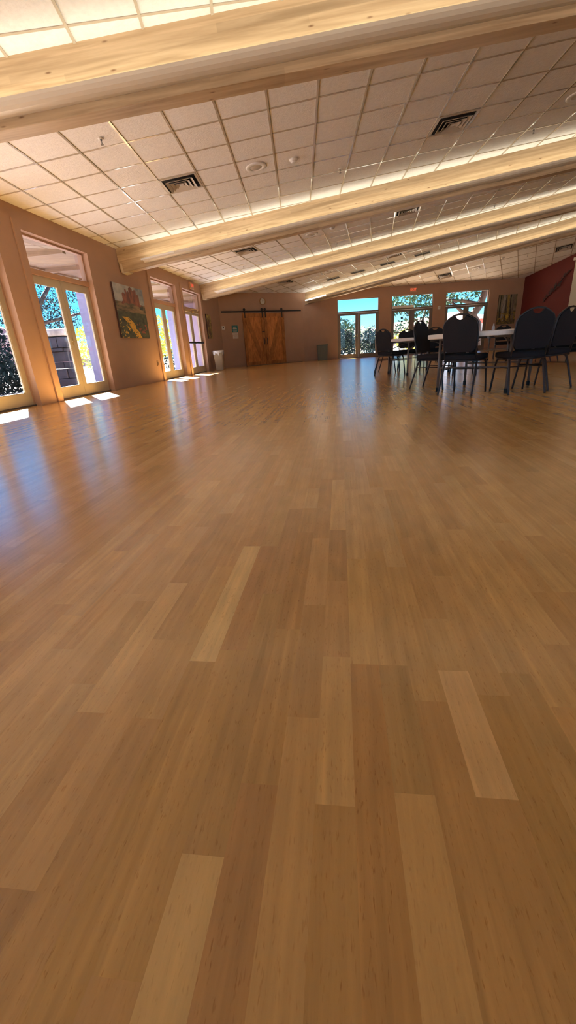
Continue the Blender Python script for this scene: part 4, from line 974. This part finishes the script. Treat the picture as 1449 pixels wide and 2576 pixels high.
tree((-8.6,24.2,-.2), 'dark low bush outside the doors right of the landscape painting', [[(0,0,0),(0,.1,.5)]], [(0,0,.55,1.5,1.0,.75,1400)], .07, 'leafdark', 15, 'shrub', 'shrubs outside', 'shrub', .06)
tree((-15.5,37,-.2), 'yellow green tree behind the low dark bush outside the left doors', [[(0,0,0),(0,.1,1.4)]], [(0,0,2.3,1.9,1.9,1.8,1300)], .14, 'leafyellow', 16, 'tree', None, 'tree', .1)
# beyond the far windows
tree((-.6,27.6,-.25), 'dark round bush behind the left far window, left leaf', [[(0,0,0),(0,0,.6)]], [(.7,0,.95,1.0,.9,.85,1700)], .09, 'leafdark', 21, 'shrub', 'shrubs beyond the far windows', 'shrub', .07)
tree((2.1,28.6,-.25), 'dark bush behind the left far window, right leaf', [[(0,0,0),(0,0,.6)]], [(-.1,0,.9,.85,.9,.85,1400)], .09, 'leafdark', 22, 'shrub', 'shrubs beyond the far windows', 'shrub', .07)
tree((1.2,38,-.25), 'pale green hedge bush behind the left far window', [[(0,0,0),(0,0,.6)]], [(0,0,1.2,3.6,1.5,1.1,2600)], .12, 'leafpale', 23, 'shrub', 'shrubs beyond the far windows', 'shrub', .07)
tree((5.6,33,-.25), 'loose pale green tree hanging over the middle far window', [[(0,0,0),(.1,0,1.6),(.4,.1,2.8)],[(.2,0,1.8),(-1.2,.2,3.0)]], [(-.2,0,3.6,2.6,1.6,1.2,1900),(.3,.2,1.6,2.2,1.2,1.0,900)], .12, 'leafmid', 24)
tree((5.2,30.5,-.25), 'yellow green shrub low behind the middle far window', [[(0,0,0),(0,0,.6)]], [(0,0,.9,1.7,1.0,.85,1100)], .10, 'leafyellow', 25, 'shrub', 'shrubs beyond the far windows', 'shrub', .07)
tree((7.9,27.0,-.25), 'big forked tree right outside the right far window', [[(0,0,0),(-.1,.1,1.5),(-.35,.1,2.0),(.0,.1,2.5),(.25,.1,3.4),(.2,.2,4.6)],[(-.3,.1,2.0),(-1.0,.1,2.25),(-1.7,.2,2.9)],[(.0,.1,2.5),(-.9,.1,2.75),(-1.9,.2,2.9)]], [(-1.3,.3,3.6,1.7,1.0,1.0,900),(.3,.4,4.6,1.8,1.2,1.1,700)], .10, 'leafmid', 26, tr=.30)
tree((-2.5,34,-.25), 'green tree far behind the left far window', [[(0,0,0),(0,0,1.2)]], [(2.5,0,1.8,1.6,1.2,.9,1100)], .12, 'leafmid', 27)
r = empty('house', (13.0,38,-.25), R(-8)); tag(r, 'pale blue low building with red roof edge seen through the right far window', 'building')
bm = bmesh.new(); box(bm, -4,4,-3,3,0,1.75); box(bm, -4.1,4.1,-3.1,-3.0,.55,.66); mesh_obj('walls', bm, M['housewall'], r)
bm = bmesh.new(); prism(bm, [(-4.4,1.75),(4.4,1.75),(4.2,2.05),(-4.2,2.05)], -3.5, 3.5); fix(mesh_obj('roof', bm, M['roofred'], r))
for x in (-2.8,0,2.8):
    bm = bmesh.new(); box(bm, x-.5,x+.5,-3.06,-3.001,.8,1.4); mesh_obj('window', bm, M['post'], r)
# red hills
def hills(name, cx, cy, w, dep, hgt, seed, rot, label):
    bm = bmesh.new(); nx, ny = 60, 14
    g = []
    for i in range(nx+1):
        row = []
        for j in range(ny+1):
            u, v_ = i/nx, j/ny
            h = hgt*(sin(pi*u)**.5)*(sin(pi*v_)**.8)*(.45+.9*fbm(u*7, v_*3, seed))
            row.append(bm.verts.new((-w/2+w*u, dep*v_, h)))
        g.append(row)
    for i in range(nx):
        for j in range(ny): bm.faces.new([g[i][j], g[i+1][j], g[i+1][j+1], g[i][j+1]])
    o = mesh_obj(name, bm, M['hill'], None, False); o.location = (cx, cy, -.27); o.rotation_euler = (0,0,rot); return tag(o, label, 'hill', 'red hills on the horizon')
hills('red_hill', 20, 92, 90, 30, 5.8, 71, 0, 'long low red rock hill beyond the far windows')
hills('red_hill', -85, 68, 90, 30, 11.5, 75, R(35), 'red rock hill beyond the porch, left side')

# ------------------------------------------------------------------ world, sun, camera
w = bpy.data.worlds.new('sky'); SC.world = w; w.use_nodes = True; nt = w.node_tree; nt.nodes.clear(); L = nt.links
out = nt.nodes.new('ShaderNodeOutputWorld'); bg = nt.nodes.new('ShaderNodeBackground'); L.new(bg.outputs[0], out.inputs[0])
tc = nt.nodes.new('ShaderNodeTexCoord'); sp = nt.nodes.new('ShaderNodeSeparateXYZ'); L.new(tc.outputs['Generated'], sp.inputs[0])
cr = nt.nodes.new('ShaderNodeValToRGB'); L.new(sp.outputs[2], cr.inputs[0]); e = cr.color_ramp.elements
e[0].position = 0; e[0].color = (.28,.50,.62,1); e[1].position = 1; e[1].color = (.06,.16,.48,1)
k = e.new(.10); k.color = (.07,.42,.78,1); k = e.new(.28); k.color = (.05,.31,.80,1); k = e.new(.55); k.color = (.06,.22,.65,1)
L.new(cr.outputs[0], bg.inputs[0]); bg.inputs[1].default_value = .72
sd = bpy.data.lights.new('sun', 'SUN'); sd.energy = 27; sd.angle = R(.6); sd.color = (1,.99,.97)
so = bpy.data.objects.new('sun', sd); COL.objects.link(so)
dv = Vector((1, -1.3, -1.0)).normalized(); so.rotation_euler = dv.to_track_quat('-Z', 'Y').to_euler(); so.location = (-20,30,30)

F, PT, RO, AZ = 1036.36, .376779, .0670203, .141144
fw = Vector((0, cos(PT), -sin(PT))); rt = Vector((1,0,0)); dn = fw.cross(rt)
R2 = rt*cos(RO)+dn*sin(RO); D2 = rt*(-sin(RO))+dn*cos(RO)
rz = Matrix.Rotation(AZ, 3, 'Z')
fw, R2, D2 = rz@fw, rz@R2, rz@D2
cd = bpy.data.cameras.new('camera'); cam = bpy.data.objects.new('camera', cd); COL.objects.link(cam)
up = -D2; bk = -fw
cam.matrix_world = Matrix(((R2.x, up.x, bk.x, 0), (R2.y, up.y, bk.y, 0), (R2.z, up.z, bk.z, .62), (0,0,0,1)))
cd.sensor_fit = 'VERTICAL'; cd.sensor_height = 24; cd.lens = 24*F/2576; cd.clip_start = .01; cd.clip_end = 500
SC.camera = cam
SC.view_settings.view_transform = 'Standard'; SC.view_settings.look = 'None'; SC.view_settings.gamma = 1; SC.view_settings.use_curve_mapping = False
SC.view_settings.exposure = 2.05
SC.cycles.adaptive_threshold = .02; SC.cycles.max_bounces = 6; SC.cycles.diffuse_bounces = 5; SC.cycles.glossy_bounces = 3; SC.cycles.transparent_max_bounces = 8
SC.cycles.sample_clamp_indirect = 6; SC.cycles.caustics_reflective = False; SC.cycles.caustics_refractive = False
